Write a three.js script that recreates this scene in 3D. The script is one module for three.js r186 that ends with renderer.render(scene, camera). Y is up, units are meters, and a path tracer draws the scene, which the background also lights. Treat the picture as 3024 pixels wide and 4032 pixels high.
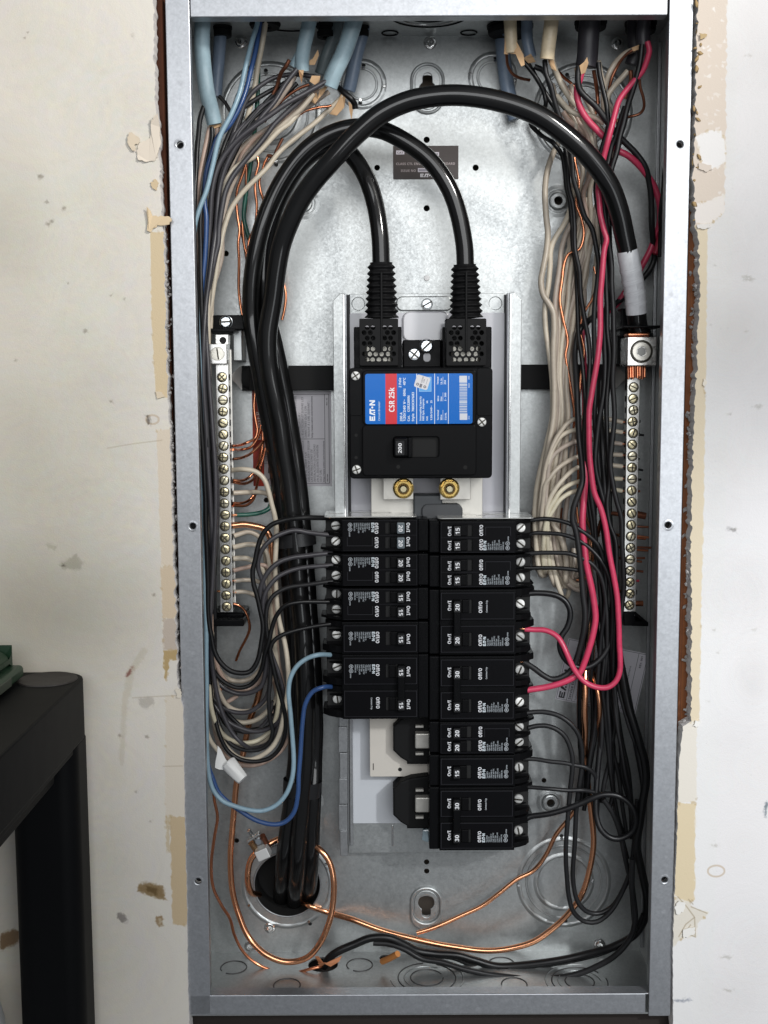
import * as THREE from 'three';
import { RoundedBoxGeometry } from 'three/addons/geometries/RoundedBoxGeometry.js';
import { mergeGeometries, toCreasedNormals } from 'three/addons/utils/BufferGeometryUtils.js';
import { ImprovedNoise } from 'three/addons/math/ImprovedNoise.js';
import { RectAreaLightUniformsLib } from 'three/addons/lights/RectAreaLightUniformsLib.js';

// ---------------------------------------------------------------- camera, light, exposure
const scene = new THREE.Scene();
const camera = new THREE.PerspectiveCamera(48.27, 3 / 4, 0.05, 20);
camera.rotation.order = 'YXZ';
camera.position.set(-0.0322, 0, 0.8149);
camera.rotation.set(THREE.MathUtils.degToRad(-5.97), 0, THREE.MathUtils.degToRad(-0.26));
camera.updateMatrixWorld(true);
const renderer = new THREE.WebGLRenderer({ antialias: true });
renderer.toneMapping = THREE.LinearToneMapping;
renderer.toneMappingExposure = 1.16;
renderer.shadowMap.enabled = true;
RectAreaLightUniformsLib.init();
scene.background = new THREE.Color().setRGB(0.128, 0.135, 0.145);
function panelLight(name, color, power, w, h, from, to) {
  const l = new THREE.RectAreaLight(color, power, w, h);
  l.name = name; l.position.set(...from); l.lookAt(...to); scene.add(l); return l;
}
panelLight('door_light', new THREE.Color().setRGB(0.97, 0.985, 1), 3.4, 1.7, 0.8, [0.22, 0.4, 1.6], [0.02, 0.1, 0]);
panelLight('low_right_panel', new THREE.Color().setRGB(0.93, 0.97, 1), 2.0, 0.5, 0.42, [0.54, -0.4, 1.5], [0.12, -0.2, 0]);  // unseen panel, added to brighten the lower right of the back plate
function fillSpot(name, color, power, deg, from, to, size) {  // unseen spots, added; cones shaped so the lower left wall stays dim
  const l = new THREE.SpotLight(color, power, 0, THREE.MathUtils.degToRad(deg), 1, 2); l.name = name; l.position.set(...from); l.target.position.set(...to); l.shadow.radius = size; scene.add(l, l.target);
}
fillSpot('right_fill_spot', new THREE.Color().setRGB(0.96, 0.98, 1), 1.6, 20.5, [0.519, 0.172, 0.769], [0.222, -0.31, 0], 1.3);
fillSpot('upper_fill_spot', new THREE.Color().setRGB(1, 0.975, 0.935), 3.6, 26.5, [0.69, 0.672, 0.902], [-0.2, 0.33, 0], 4);

// ---------------------------------------------------------------- helpers
const V3 = (x, y, z) => new THREE.Vector3(x, y, z);
let seed = 7;
const rnd = () => { seed = (seed * 1664525 + 1013904223) >>> 0; return seed / 4294967296; };
const rr = (a, b) => a + (b - a) * rnd();
const noise = new ImprovedNoise();
const SURVEY = new THREE.Matrix4().copy(camera.matrixWorld);      // where the measurements were taken from
const EYE = V3().setFromMatrixPosition(SURVEY);
// a measured direction and a depth in mm behind the front of the box give a point in the room
function at(px, py, mm) {
  const d = V3((px - 1512) / 4500, -(py - 2016) / 4500, -1).transformDirection(SURVEY);
  return EYE.clone().addScaledVector(d, (mm / 1000 - EYE.z) / d.z);
}
function rect(x0, y0, x1, y1, mm) {
  const xc = (x0 + x1) / 2, yc = (y0 + y1) / 2;
  const l = at(x0, yc, mm).x, r = at(x1, yc, mm).x, t = at(xc, y0, mm).y, b = at(xc, y1, mm).y;
  return { l, r, t, b, w: r - l, h: t - b, x: (l + r) / 2, y: (t + b) / 2 };
}
const used = {};
function numbered(n) { if (!(n in used)) { used[n] = 0; return n; } used[n]++; return n + '_' + String(used[n]).padStart(3, '0'); }
function tag(o, label, category, group, kind) {
  if (label) o.userData.label = label; if (category) o.userData.category = category;
  if (group) o.userData.group = group; if (kind) o.userData.kind = kind; return o;
}
function thing(name, label, category, base, group, kind) {
  const g = new THREE.Group(); g.name = numbered(name); g.position.copy(base); scene.add(g);
  tag(g, label, category, group, kind); g.userData.base = undefined; delete g.userData.base; return g;
}
function root(o) { while (o.parent && o.parent !== scene) o = o.parent; return o; }
// geometry is given in room coordinates and moved into the thing's own
function part(parent, name, geo, mat, label, kind) {
  const r = root(parent), g = geo.clone(); g.translate(-r.position.x, -r.position.y, -r.position.z);
  const m = new THREE.Mesh(g, mat); m.name = name; parent.add(m); if (label) m.userData.label = label; if (kind) m.userData.kind = kind; return m;
}
function put(parent, name, geo, mat, p, rot) {                     // shared geometry set at a point
  const r = root(parent), m = new THREE.Mesh(geo, mat); m.name = name; m.position.copy(p).sub(r.position); if (rot) m.rotation.set(...rot); parent.add(m); return m;
}
function solo(name, geo, mat, base, label, category, group, kind) {
  const g = geo.clone(); g.translate(-base.x, -base.y, -base.z);
  const m = new THREE.Mesh(g, mat); m.name = numbered(name); m.position.copy(base); scene.add(m); return tag(m, label, category, group, kind);
}
function boxG(x0, y0, z0, x1, y1, z1, r = 0.0006) {
  const w = Math.abs(x1 - x0), h = Math.abs(y1 - y0), d = Math.abs(z1 - z0);
  const g = r ? new RoundedBoxGeometry(w, h, d, 2, Math.min(r, w / 2.05, h / 2.05, d / 2.05)) : new THREE.BoxGeometry(w, h, d);
  g.translate((x0 + x1) / 2, (y0 + y1) / 2, (z0 + z1) / 2); return g;
}
const rectBox = (q, z0, z1, r) => boxG(q.l, q.b, z0 / 1000, q.r, q.t, z1 / 1000, r);
function merge(list) { return mergeGeometries(list.map((g) => { const n = g.index ? g.toNonIndexed() : g; for (const k of Object.keys(n.attributes)) if (!['position', 'normal', 'uv'].includes(k)) n.deleteAttribute(k); n.clearGroups(); return n; })); }
function uvm(g, s = 5) {                                           // uv in metres times s, by the face's direction
  const p = g.attributes.position, n = g.attributes.normal, uv = new Float32Array(p.count * 2);
  for (let i = 0; i < p.count; i++) {
    const ax = Math.abs(n.getX(i)), ay = Math.abs(n.getY(i)), az = Math.abs(n.getZ(i));
    const [u, v] = az >= ax && az >= ay ? [p.getX(i), p.getY(i)] : ax >= ay ? [p.getZ(i), p.getY(i)] : [p.getX(i), p.getZ(i)];
    uv[i * 2] = u * s; uv[i * 2 + 1] = v * s;
  }
  g.setAttribute('uv', new THREE.BufferAttribute(uv, 2)); return g;
}
function poly(pts) { const s = new THREE.Shape(); pts.forEach(([x, y], i) => (i ? s.lineTo(x, y) : s.moveTo(x, y))); s.closePath(); return s; }
function rrect(x0, y0, x1, y1, r, P = THREE.Shape) {
  const s = new P(); s.moveTo(x0 + r, y0); s.lineTo(x1 - r, y0); s.absarc(x1 - r, y0 + r, r, -Math.PI / 2, 0); s.lineTo(x1, y1 - r); s.absarc(x1 - r, y1 - r, r, 0, Math.PI / 2);
  s.lineTo(x0 + r, y1); s.absarc(x0 + r, y1 - r, r, Math.PI / 2, Math.PI); s.lineTo(x0, y0 + r); s.absarc(x0 + r, y0 + r, r, Math.PI, Math.PI * 1.5); return s;
}
function circ(x, y, r, P = THREE.Path) { const s = new P(); s.absarc(x, y, r, 0, Math.PI * 2); return s; }
function extr(shape, z0, z1, bevel = 0, seg = 24) {                // prism between two depths (metres)
  const g = new THREE.ExtrudeGeometry(shape, { depth: Math.max(1e-5, z1 - z0 - 2 * bevel), bevelEnabled: bevel > 0, bevelThickness: bevel, bevelSize: bevel, bevelOffset: -bevel, bevelSegments: 2, curveSegments: seg });
  g.translate(0, 0, z0 + bevel); return g;
}
function lathe(profile, x, y, z, seg = 28) {                       // profile [radius, height towards the viewer] in mm
  const g = new THREE.LatheGeometry(profile.map(([r, h]) => new THREE.Vector2(r / 1000, h / 1000)), seg);
  g.rotateX(Math.PI / 2); g.translate(x, y, z); return toCreasedNormals(g, 0.6);
}
function ring(x, y, z, R, tube, arc = Math.PI * 2, start = 0) {
  const g = new THREE.TorusGeometry(R, tube, 6, 72, arc); g.rotateZ(start); g.translate(x, y, z); return g;
}
function canvas(w, h, paint) {
  const c = document.createElement('canvas'); c.width = w; c.height = h; paint(c.getContext('2d'), w, h);
  const t = new THREE.CanvasTexture(c); t.colorSpace = THREE.SRGBColorSpace; t.magFilter = THREE.LinearFilter; return t;
}
function field(n, f, srgb) {                                       // grey tile
  const d = new Uint8Array(n * n * 4);
  for (let y = 0; y < n; y++) for (let x = 0; x < n; x++) { const v = f(x / n, y / n); const o = (y * n + x) * 4; const a = Array.isArray(v) ? v : [v, v, v]; for (let c = 0; c < 3; c++) d[o + c] = Math.max(0, Math.min(255, a[c] * 255)); d[o + 3] = 255; }
  const t = new THREE.DataTexture(d, n, n); t.wrapS = t.wrapT = THREE.RepeatWrapping; t.magFilter = THREE.LinearFilter; if (srgb) t.colorSpace = THREE.SRGBColorSpace; t.needsUpdate = true; return t;
}
// tileable value noise
const GR = new Float32Array(65536).map(() => rnd());
function vn(u, v, f, s = 0) {
  const x = u * f, y = v * f, xi = Math.floor(x), yi = Math.floor(y), fx = x - xi, fy = y - yi, sx = fx * fx * (3 - 2 * fx), sy = fy * fy * (3 - 2 * fy);
  const h = (a, b) => GR[((((a % f) + f) % f) * 251 + (((b % f) + f) % f) * 1009 + s * 4099) & 65535];
  return (h(xi, yi) * (1 - sx) + h(xi + 1, yi) * sx) * (1 - sy) + (h(xi, yi + 1) * (1 - sx) + h(xi + 1, yi + 1) * sx) * sy;
}

// ---------------------------------------------------------------- materials
const cells = []; for (let i = 0; i < 1800; i++) cells.push([rnd(), rnd(), rnd(), rnd()]);
const grid = {}; cells.forEach((c) => { const k = Math.floor(c[0] * 40) + ',' + Math.floor(c[1] * 40); (grid[k] ||= []).push(c); });
function spangle(u, v) {
  let best = 9, val = 0.5; const gx = Math.floor(u * 40), gy = Math.floor(v * 40);
  for (let a = -1; a <= 1; a++) for (let b = -1; b <= 1; b++) for (const c of grid[((gx + a + 40) % 40) + ',' + ((gy + b + 40) % 40)] || []) {
    let dx = Math.abs(u - c[0]), dy = Math.abs(v - c[1]); if (dx > 0.5) dx = 1 - dx; if (dy > 0.5) dy = 1 - dy; const d = dx * dx + dy * dy * (0.4 + c[3]); if (d < best) { best = d; val = c[2]; }
  }
  return val;
}
const SP = new Float32Array(512 * 512); for (let y = 0; y < 512; y++) for (let x = 0; x < 512; x++) SP[y * 512 + x] = spangle((x + 0.5) / 512, (y + 0.5) / 512);
const sp = (u, v) => SP[Math.floor(v * 512) * 512 + Math.floor(u * 512)];
const galvColor = field(512, (u, v) => 0.9 + 0.025 * (sp(u, v) - 0.5) + 0.03 * (vn(u, v, 6) - 0.5) + 0.1 * (vn(u, v, 100, 3) - 0.5) + 0.13 * (vn(u, v, 230, 4) - 0.5) - Math.max(0, vn(u, v, 210, 5) - 0.9) * 1.6);
const galvRough = field(512, (u, v) => 0.64 + 0.05 * (sp(u, v) - 0.5) + 0.04 * (vn(u, v, 7, 1) - 0.5) + 0.1 * (vn(u, v, 128, 2) - 0.5) + 0.16 * (vn(u, v, 230, 6) - 0.5) - 0.35 * Math.max(0, vn(u, v, 170, 9) - 0.8));
const grain = field(256, (u, v) => 0.5 * vn(u, v, 128, 1) + 0.3 * vn(u, v, 64, 2) + 0.2 * vn(u, v, 16, 3));
const smudge = field(256, (u, v) => 0.55 + 0.5 * (0.5 * vn(u, v, 5, 1) + 0.3 * vn(u, v, 14, 2) + 0.2 * vn(u, v, 60, 4)) - 0.1);
const dirt = field(256, (u, v) => 1 - 0.3 * Math.max(0, vn(u, v, 9, 2) - 0.45) - 0.22 * Math.max(0, vn(u, v, 40, 5) - 0.6) - 0.1 * vn(u, v, 120, 7));
const rgb = (r, g, b) => new THREE.Color().setRGB(r, g, b);
const std = (r, g, b, roughness, metalness = 0, more = {}) => new THREE.MeshPhysicalMaterial({ color: rgb(r, g, b), roughness, metalness, ...more });
const steel = std(0.49, 0.508, 0.505, 0.64, 0.83, { map: galvColor, roughnessMap: galvRough, bumpMap: galvRough, bumpScale: 0.00004 });
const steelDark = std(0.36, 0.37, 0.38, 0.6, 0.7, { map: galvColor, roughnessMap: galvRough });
const scratched = canvas(512, 512, (k) => { k.fillStyle = '#a2a2a2'; k.fillRect(0, 0, 512, 512); for (let i = 0; i < 500; i++) { k.globalAlpha = rr(0.05, 0.3); k.strokeStyle = i % 2 ? '#5e5e5e' : '#d8d8d8'; k.lineWidth = rr(0.5, 1.6); const x = rnd() * 512, y = rnd() * 512, l = rr(4, 60), q = i % 5 ? Math.PI / 2 + rr(-0.2, 0.2) : rr(0, 3); k.beginPath(); k.moveTo(x, y); k.lineTo(x + Math.cos(q) * l, y + Math.sin(q) * l); k.stroke(); } for (let i = 0; i < 160; i++) { k.globalAlpha = rr(0.1, 0.4); k.fillStyle = '#eeeeee'; k.beginPath(); k.arc(rnd() * 512, rnd() * 512, rr(1, 5), 0, 7); k.fill(); } });
scratched.colorSpace = THREE.NoColorSpace; scratched.wrapS = scratched.wrapT = THREE.RepeatWrapping;
const litSideSteel = std(0.6, 0.62, 0.615, 0.66, 0.45, { map: galvColor, roughnessMap: galvRough });  // paler, less metallic copy of steel, so the inner sides read as lit
const flangeSteel = std(0.5, 0.515, 0.54, 0.66, 0.85, { map: galvColor, roughnessMap: scratched, bumpMap: grain, bumpScale: 0.00005 });
const bright = std(0.72, 0.72, 0.71, 0.24, 1, { roughnessMap: smudge });
const zinc = std(0.6, 0.64, 0.67, 0.3, 1);
const alu = std(0.7, 0.69, 0.66, 0.42, 1, { roughnessMap: smudge });
const brass = std(0.62, 0.55, 0.36, 0.28, 1);
const dichromate = std(0.85, 0.6, 0.2, 0.25, 1);
const tin = std(0.6, 0.58, 0.52, 0.5, 0.7, { roughnessMap: smudge });
const copper = std(0.78, 0.31, 0.165, 0.3, 1);
const copperDark = std(0.3, 0.12, 0.07, 0.42, 0.9);
const copperBright = std(0.93, 0.44, 0.24, 0.28, 1);
const plastic = std(0.0045, 0.0046, 0.0052, 0.42, 0, { specularIntensity: 0.14, roughnessMap: smudge, bumpMap: grain, bumpScale: 0.00003 });
const plasticMatt = std(0.005, 0.005, 0.0055, 0.44, 0, { specularIntensity: 0.14, roughnessMap: smudge });
const voidBlack = std(0.004, 0.004, 0.004, 0.8);
const rubber = std(0.006, 0.006, 0.0065, 0.58, 0, { specularIntensity: 0.35, bumpMap: grain, bumpScale: 0.00005 });
const blackMatt = std(0.004, 0.004, 0.0042, 0.7, 0, { specularIntensity: 0.5 });
const ins = {
  big: std(0.004, 0.004, 0.0042, 0.5, 0, { specularIntensity: 0.3, clearcoat: 0.8, clearcoatRoughness: 0.07 }),
  black: std(0.008, 0.008, 0.009, 0.46, 0, { specularIntensity: 0.7 }), black2: std(0.014, 0.014, 0.015, 0.5, 0, { specularIntensity: 0.7 }), black3: std(0.006, 0.006, 0.0065, 0.44, 0, { specularIntensity: 0.7 }), grey: std(0.052, 0.049, 0.055, 0.42),
  white: std(0.52, 0.45, 0.36, 0.42), white2: std(0.6, 0.53, 0.42, 0.42), white3: std(0.43, 0.36, 0.3, 0.45), cream: std(0.66, 0.6, 0.45, 0.42),
  pink: std(0.5, 0.36, 0.29, 0.45), red: std(0.6, 0.05, 0.115, 0.4), redDark: std(0.4, 0.02, 0.05, 0.4),
  ltblue: std(0.27, 0.4, 0.48, 0.4), blue: std(0.032, 0.08, 0.22, 0.38), green: std(0.012, 0.09, 0.065, 0.42),
  sheath: std(0.3, 0.41, 0.46, 0.5), sheath2: std(0.2, 0.26, 0.35, 0.5), sheath3: std(0.16, 0.2, 0.21, 0.5), creamSheath: std(0.66, 0.55, 0.38, 0.5), darkSheath: std(0.035, 0.033, 0.04, 0.5),
  cu: copper, cud: copperDark, cub: copperBright, tape: std(0.72, 0.73, 0.75, 0.35),
};
for (const k in ins) { if (!k.startsWith('cu')) { ins[k].map = dirt; ins[k].roughnessMap = smudge; ins[k].roughness *= 1.35; } else { ins[k].roughnessMap = smudge; ins[k].roughness *= 1.3; } }
ins.big.clearcoatRoughnessMap = smudge; ins.big.clearcoatRoughness = 0.14;
const paper = std(0.52, 0.34, 0.19, 0.9);
const tornPaper = std(0.66, 0.56, 0.43, 0.9, 0, { bumpMap: grain, bumpScale: 0.0004 });
const gypsum = std(0.72, 0.69, 0.67, 0.95, 0, { bumpMap: grain, bumpScale: 0.001 });
// ---------------------------------------------------------------- wall, studs, cavity
const WX0 = -0.42, WX1 = 0.36, WY0 = -0.56, WY1 = 0.36, WZ = 0.003;
const wallTex = canvas(1734, 2045, (c, W, H) => {
  const X = (px, py) => { const p = at(px, py, 3); return [(p.x - WX0) / (WX1 - WX0) * W, (WY1 - p.y) / (WY1 - WY0) * H]; };
  const path = (pts) => { c.beginPath(); pts.forEach(([a, b], i) => { const [x, y] = X(a, b); i ? c.lineTo(x, y) : c.moveTo(x, y); }); c.closePath(); };
  const rough = (pts, step = 26, amp = 7) => { const out = []; pts.forEach((p, i) => { const q = pts[(i + 1) % pts.length], n = Math.max(1, Math.round(Math.hypot(q[0] - p[0], q[1] - p[1]) / step)); for (let k = 0; k < n; k++) out.push([p[0] + (q[0] - p[0]) * k / n + rr(-amp, amp), p[1] + (q[1] - p[1]) * k / n + rr(-amp, amp)]); }); return out; };
  const g = c.createLinearGradient(0, 0, W, 0); g.addColorStop(0, '#dcd6c9'); g.addColorStop(0.5, '#dedad2'); g.addColorStop(0.62, '#e2e0de'); g.addColorStop(1, '#e3e2e3');   // warmer at the left, cooler and paler at the right
  c.fillStyle = g; c.fillRect(0, 0, W, H);
  const blob = (px, py, r, col, a, sx = 1) => { const [x, y] = X(px, py); c.save(); c.translate(x, y); c.scale(sx, 1); const q = c.createRadialGradient(0, 0, 0, 0, 0, r); q.addColorStop(0, col); q.addColorStop(1, col.slice(0, 7) + '00'); c.globalAlpha = a; c.fillStyle = q; c.beginPath(); c.arc(0, 0, r, 0, 7); c.fill(); c.restore(); };
  for (let i = 0; i < 150; i++) blob(rr(0, 620), rr(0, 4032), rr(40, 190), ['#8b8778', '#b3ab97', '#a39d8c', '#e9e4da'][i % 4], rr(0.02, 0.06), rr(0.6, 1.6));
  for (let i = 0; i < 60; i++) blob(rr(2780, 3024), rr(0, 4032), rr(30, 120), ['#a9a7a6', '#c9c4bd'][i % 2], rr(0.03, 0.12), rr(0.5, 1.5));
  blob(60, 2400, 260, '#77715f', 0.32); blob(250, 2420, 150, '#7a7567', 0.3, 1.5); blob(120, 1700, 210, '#8a8470', 0.2); blob(0, 900, 200, '#8a8470', 0.16, 0.5);
  // roller stipple
  for (let i = 0; i < 9000; i++) { c.globalAlpha = rr(0.02, 0.06); c.fillStyle = i % 2 ? '#6d685e' : '#ffffff'; c.fillRect(rnd() * W, rnd() * H, rr(1, 3), rr(1, 3)); }
  c.globalAlpha = 1;
  // strips where the paint has been pulled off the brown paper
  const strip = (pts, col, a = 1, amp = 5) => { c.globalAlpha = a; c.fillStyle = col; path(rough(pts, 14, amp)); c.fill(); for (let i = 0; i < 34; i++) { const p = pts[i % pts.length], q = pts[(i + 1) % pts.length], t = rnd(), m = [p[0] + (q[0] - p[0]) * t, p[1] + (q[1] - p[1]) * t], s = rr(1.5, 7); c.globalAlpha = a * rr(0.15, 0.6); c.fillStyle = i % 3 ? '#e0dace' : '#b9a27a'; path(rough([[m[0] - s, m[1] - s], [m[0] + s, m[1] - s * 0.5], [m[0] + s * 0.6, m[1] + s * 1.6], [m[0] - s * 0.7, m[1] + s]], 6, 2)); c.fill(); } c.globalAlpha = a * 0.22; c.strokeStyle = '#8f8069'; c.lineWidth = 1; c.stroke(); c.globalAlpha = 1; };
  strip([[590, 915], [700, 905], [700, 1565], [612, 1562], [598, 1300]], '#d0bd9b', 1, 3);
  strip([[616, 1690], [700, 1690], [710, 2230], [634, 2230]], '#d8cbb8', 1, 2);
  strip([[632, 2230], [720, 2230], [720, 2435], [640, 2435]], '#cfbda3', 1, 2);
  strip([[640, 2435], [720, 2435], [720, 2560], [642, 2560]], '#bdb0a2', 1, 3);
  strip([[644, 2560], [720, 2560], [722, 2590], [668, 2600], [655, 2680], [645, 2670]], '#b39a6c', 1, 4);
  strip([[652, 2740], [760, 2740], [760, 3215], [650, 3215]], '#d9d0bf', 0.8, 3);
  strip([[668, 3215], [760, 3215], [770, 3645], [680, 3640]], '#cab593', 1, 4);
  strip([[652, 3215], [668, 3215], [668, 3350], [655, 3350]], '#cbb99a', 0.8, 3);
  strip([[2700, -40], [2862, -40], [2858, 560], [2852, 830], [2790, 885], [2700, 885]], '#d6c9bb', 1, 5);
  for (let i = 0; i < 46; i++) { c.globalAlpha = rr(0.3, 0.9); c.fillStyle = '#e8e4df'; const a = rr(2760, 2850), b = rr(0, 860); path(rough([[a, b], [a + rr(3, 22), b + rr(-8, 8)], [a + rr(3, 20), b + rr(4, 20)], [a, b + rr(3, 12)]], 9, 3)); c.fill(); }
  c.globalAlpha = 1;
  strip([[2740, 540], [2790, 512], [2840, 515], [2856, 560], [2858, 640], [2800, 668], [2762, 650], [2752, 590]], '#e7e5e3', 1, 3);
  strip([[2735, 800], [2800, 790], [2850, 760], [2852, 835], [2800, 880], [2735, 880]], '#e3ddd7', 1, 4);
  strip([[2735, 885], [2786, 886], [2780, 1500], [2770, 1520], [2777, 1560], [2770, 2050], [2762, 2400], [2752, 2840], [2700, 2840]], '#d9cbb0', 1, 3);
  strip([[2660, 2845], [2744, 2840], [2742, 3160], [2650, 3160]], '#ddd7cc', 1, 3);
  strip([[2650, 3163], [2740, 3163], [2736, 3400], [2735, 3540], [2715, 3555], [2640, 3520]], '#d6c6a6', 1, 4);
  strip([[2640, 3530], [2710, 3550], [2740, 3580], [2790, 3595], [2745, 3640], [2740, 3690], [2690, 3690], [2660, 3720], [2630, 3720]], '#d8d2c6', 1, 4);
  c.strokeStyle = '#93846b'; c.lineWidth = 1.8; c.globalAlpha = 0.6;
  const line = (pts) => { c.beginPath(); pts.forEach(([a, b], i) => { const [x, y] = X(a, b); i ? c.lineTo(x, y) : c.moveTo(x, y); }); c.stroke(); };
  line([[2668, 3530], [2700, 3565], [2735, 3612], [2700, 3640], [2672, 3690]]); line([[2735, 3612], [2738, 3690], [2700, 3672], [2720, 3640]]); line([[2720, 3570], [2786, 3597]]); line([[2710, 3540], [2730, 3562]]);
  c.globalAlpha = 0.3; line([[520, 2748], [700, 2738]]); line([[640, 3018], [720, 3016]]); line([[640, 1733], [520, 1748], [420, 1765]]);
  // stains, scrapes, nail pops
  const stain = (pts, col, a) => { c.fillStyle = col; for (const [k, s] of [[0.5, 4], [0.3, 7], [0.25, 10], [0.15, 14]]) { c.globalAlpha = a * k; path(rough(pts, 6, s)); c.fill(); } c.globalAlpha = 1; };
  stain([[548, 3482], [590, 3478], [640, 3490], [648, 3530], [655, 3545], [625, 3540], [575, 3520], [540, 3508]], '#6f5325', 0.9); stain([[575, 3490], [620, 3500], [615, 3525], [580, 3510]], '#57401b', 0.8);
  stain([[0, 3680], [60, 3660], [80, 3672], [70, 3710], [10, 3738], [0, 3735]], '#6b4c2c', 0.95);
  stain([[460, 3595], [490, 3600], [502, 3625], [480, 3632], [462, 3615]], '#6f6a63', 0.8); stain([[615, 3610], [640, 3606], [642, 3622], [632, 3630], [644, 3642], [625, 3648], [616, 3640]], '#7d5e36', 0.9); stain([[622, 3618], [634, 3616], [632, 3640], [626, 3640]], '#cbbfa6', 1);
  stain([[240, 2222], [300, 2180], [325, 2215], [318, 2240], [270, 2240], [243, 2238]], '#7d7869', 0.4); stain([[180, 2140], [222, 2150], [218, 2168], [190, 2158]], '#8a8576', 0.35); stain([[240, 2234], [250, 2220], [254, 2228]], '#3c342b', 0.8);
  stain([[496, 2668], [508, 2640], [522, 2626], [514, 2652], [503, 2668]], '#5b1d18', 0.9); stain([[470, 3010], [478, 2780], [500, 2640], [560, 2550], [585, 2560], [530, 2650], [500, 2790], [485, 3020]], '#a89a7c', 0.22); stain([[548, 2750], [600, 2745], [610, 2770], [570, 2790], [548, 2778]], '#9b968c', 0.5);
  for (const [a, b, s] of [[108, 128, 5], [96, 148, 4], [185, 795, 9], [250, 820, 9], [190, 880, 10], [205, 870, 8], [268, 1115, 6], [438, 1162, 6], [492, 1176, 6], [336, 1302, 9], [437, 1580, 7], [60, 1420, 6], [160, 693, 12], [524, 142, 4], [605, 2343, 6], [580, 2902, 8], [470, 2898, 8], [537, 3120, 6], [592, 3236, 7]]) stain([[a - s, b], [a, b - s * 0.7], [a + s, b], [a, b + s * 0.8]], '#6b6354', 0.55);
  for (const [a, b, s] of [[2945, 220, 16], [2950, 1100, 24], [2940, 1090, 20], [2800, 1280, 8], [2940, 1305, 8], [2870, 1630, 10], [2980, 1600, 24], [2890, 2085, 16], [2825, 2570, 8], [2810, 2480, 7], [2790, 2760, 6], [2815, 3330, 20], [2860, 3770, 25], [2866, 3900, 22], [2968, 2480, 8], [2815, 1045, 5]]) stain([[a - s, b], [a, b - s * 0.25], [a + s, b - 3], [a + s * 0.4, b + s * 0.3]], '#9c948a', 0.4);
  stain([[3012, 3170], [3020, 3150], [3024, 3160], [3020, 3190], [3014, 3215]], '#4f5d66', 0.9); stain([[2652, 3938], [2724, 3936], [2724, 3942], [2652, 3942]], '#6a717e', 0.7); stain([[2860, 2080], [2898, 2082], [2896, 2096], [2880, 2092]], '#5c5b5b', 0.5);
  c.strokeStyle = '#b9a58c'; c.lineWidth = 3; c.globalAlpha = 0.6; for (const [a, b, s] of [[2820, 3430, 34], [600, 1652, 25]]) { const [x, y] = X(a, b); c.beginPath(); c.ellipse(x, y, s * 0.4, s * 0.28, 0, 0, 7); c.stroke(); } c.globalAlpha = 1;
  stain([[578, 1640], [584, 1636], [590, 1662], [584, 1672]], '#3d352c', 0.85);
});
const paint = new THREE.MeshPhysicalMaterial({ color: rgb(0.96, 0.955, 0.95), map: wallTex, roughness: 0.62, bumpMap: grain, bumpScale: 0.00009 });
const stipple = grain.clone(); stipple.repeat.set(14, 17); stipple.needsUpdate = true; paint.bumpMap = stipple;
function jag(pts, step, amp, mm = 3) {                             // a broken edge through measured points
  const w = pts.map(([a, b]) => at(a, b, mm)), out = [];
  for (let i = 0; i < w.length - 1; i++) { const n = Math.max(1, Math.round(w[i].distanceTo(w[i + 1]) / step)); for (let k = 0; k < n; k++) { const p = w[i].clone().lerp(w[i + 1], k / n); out.push([p.x + (noise.noise(p.x * 500, p.y * 190, 3) * 1.3 + noise.noise(p.x * 900, p.y * 520, 8) * 0.5 + rr(-0.25, 0.25)) * amp * (p.y < -0.235 ? 0.35 : 1), p.y]); } }
  const e = w[w.length - 1]; out.push([e.x, e.y]); return out;
}
const leftEdge = [[604, -330], [605, 0], [606, 250], [612, 420], [624, 520], [624, 600], [632, 760], [640, 880], [644, 940], [648, 1020], [652, 1300], [658, 1500], [668, 1700], [672, 1800], [680, 2100], [690, 2400], [699, 2700], [712, 2760], [720, 2790], [722, 2850], [727, 3200], [735, 3500], [740, 3900], [748, 4080]];
const rightEdge = [[2650, 4084], [2650, 3760], [2655, 3550], [2666, 3300], [2674, 3000], [2690, 2860], [2722, 2840], [2722, 2400], [2720, 2100], [2724, 1900], [2736, 1600], [2746, 1400], [2754, 1150], [2752, 960], [2738, 890], [2730, 700], [2733, 600], [2738, 420], [2743, 200], [2748, 0], [2756, -330]];
const le = jag(leftEdge, 0.0016, 0.0011), re = jag(rightEdge, 0.0016, 0.0013);
const wallShape = poly([[-0.9, -0.9], [0.9, -0.9], [0.9, 0.9], [-0.9, 0.9]]);
const bottomEdge = []; for (let i = 1; i < 90; i++) { const t = i / 90, a = le[le.length - 1], b = re[0]; bottomEdge.push([a[0] + (b[0] - a[0]) * t, a[1] + (b[1] - a[1]) * t - 0.001 + 0.0016 * noise.noise(t * 60, 2, 5)]); }
wallShape.holes.push(poly([...le, ...bottomEdge, ...re].reverse()));
const wg = new THREE.ExtrudeGeometry(wallShape, { depth: 0.0127, bevelEnabled: false });
wg.translate(0, 0, WZ - 0.0127);
{ const p = wg.attributes.position, uv = wg.attributes.uv; for (let i = 0; i < p.count; i++) uv.setXY(i, (p.getX(i) - WX0) / (WX1 - WX0), (p.getY(i) - WY0) / (WY1 - WY0)); }
const wall = new THREE.Group(); wall.name = 'wall'; scene.add(wall); tag(wall, null, null, null, 'structure');
{ const m = new THREE.Mesh(wg, [paint, gypsum]); m.name = 'plasterboard'; wall.add(m); }
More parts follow.
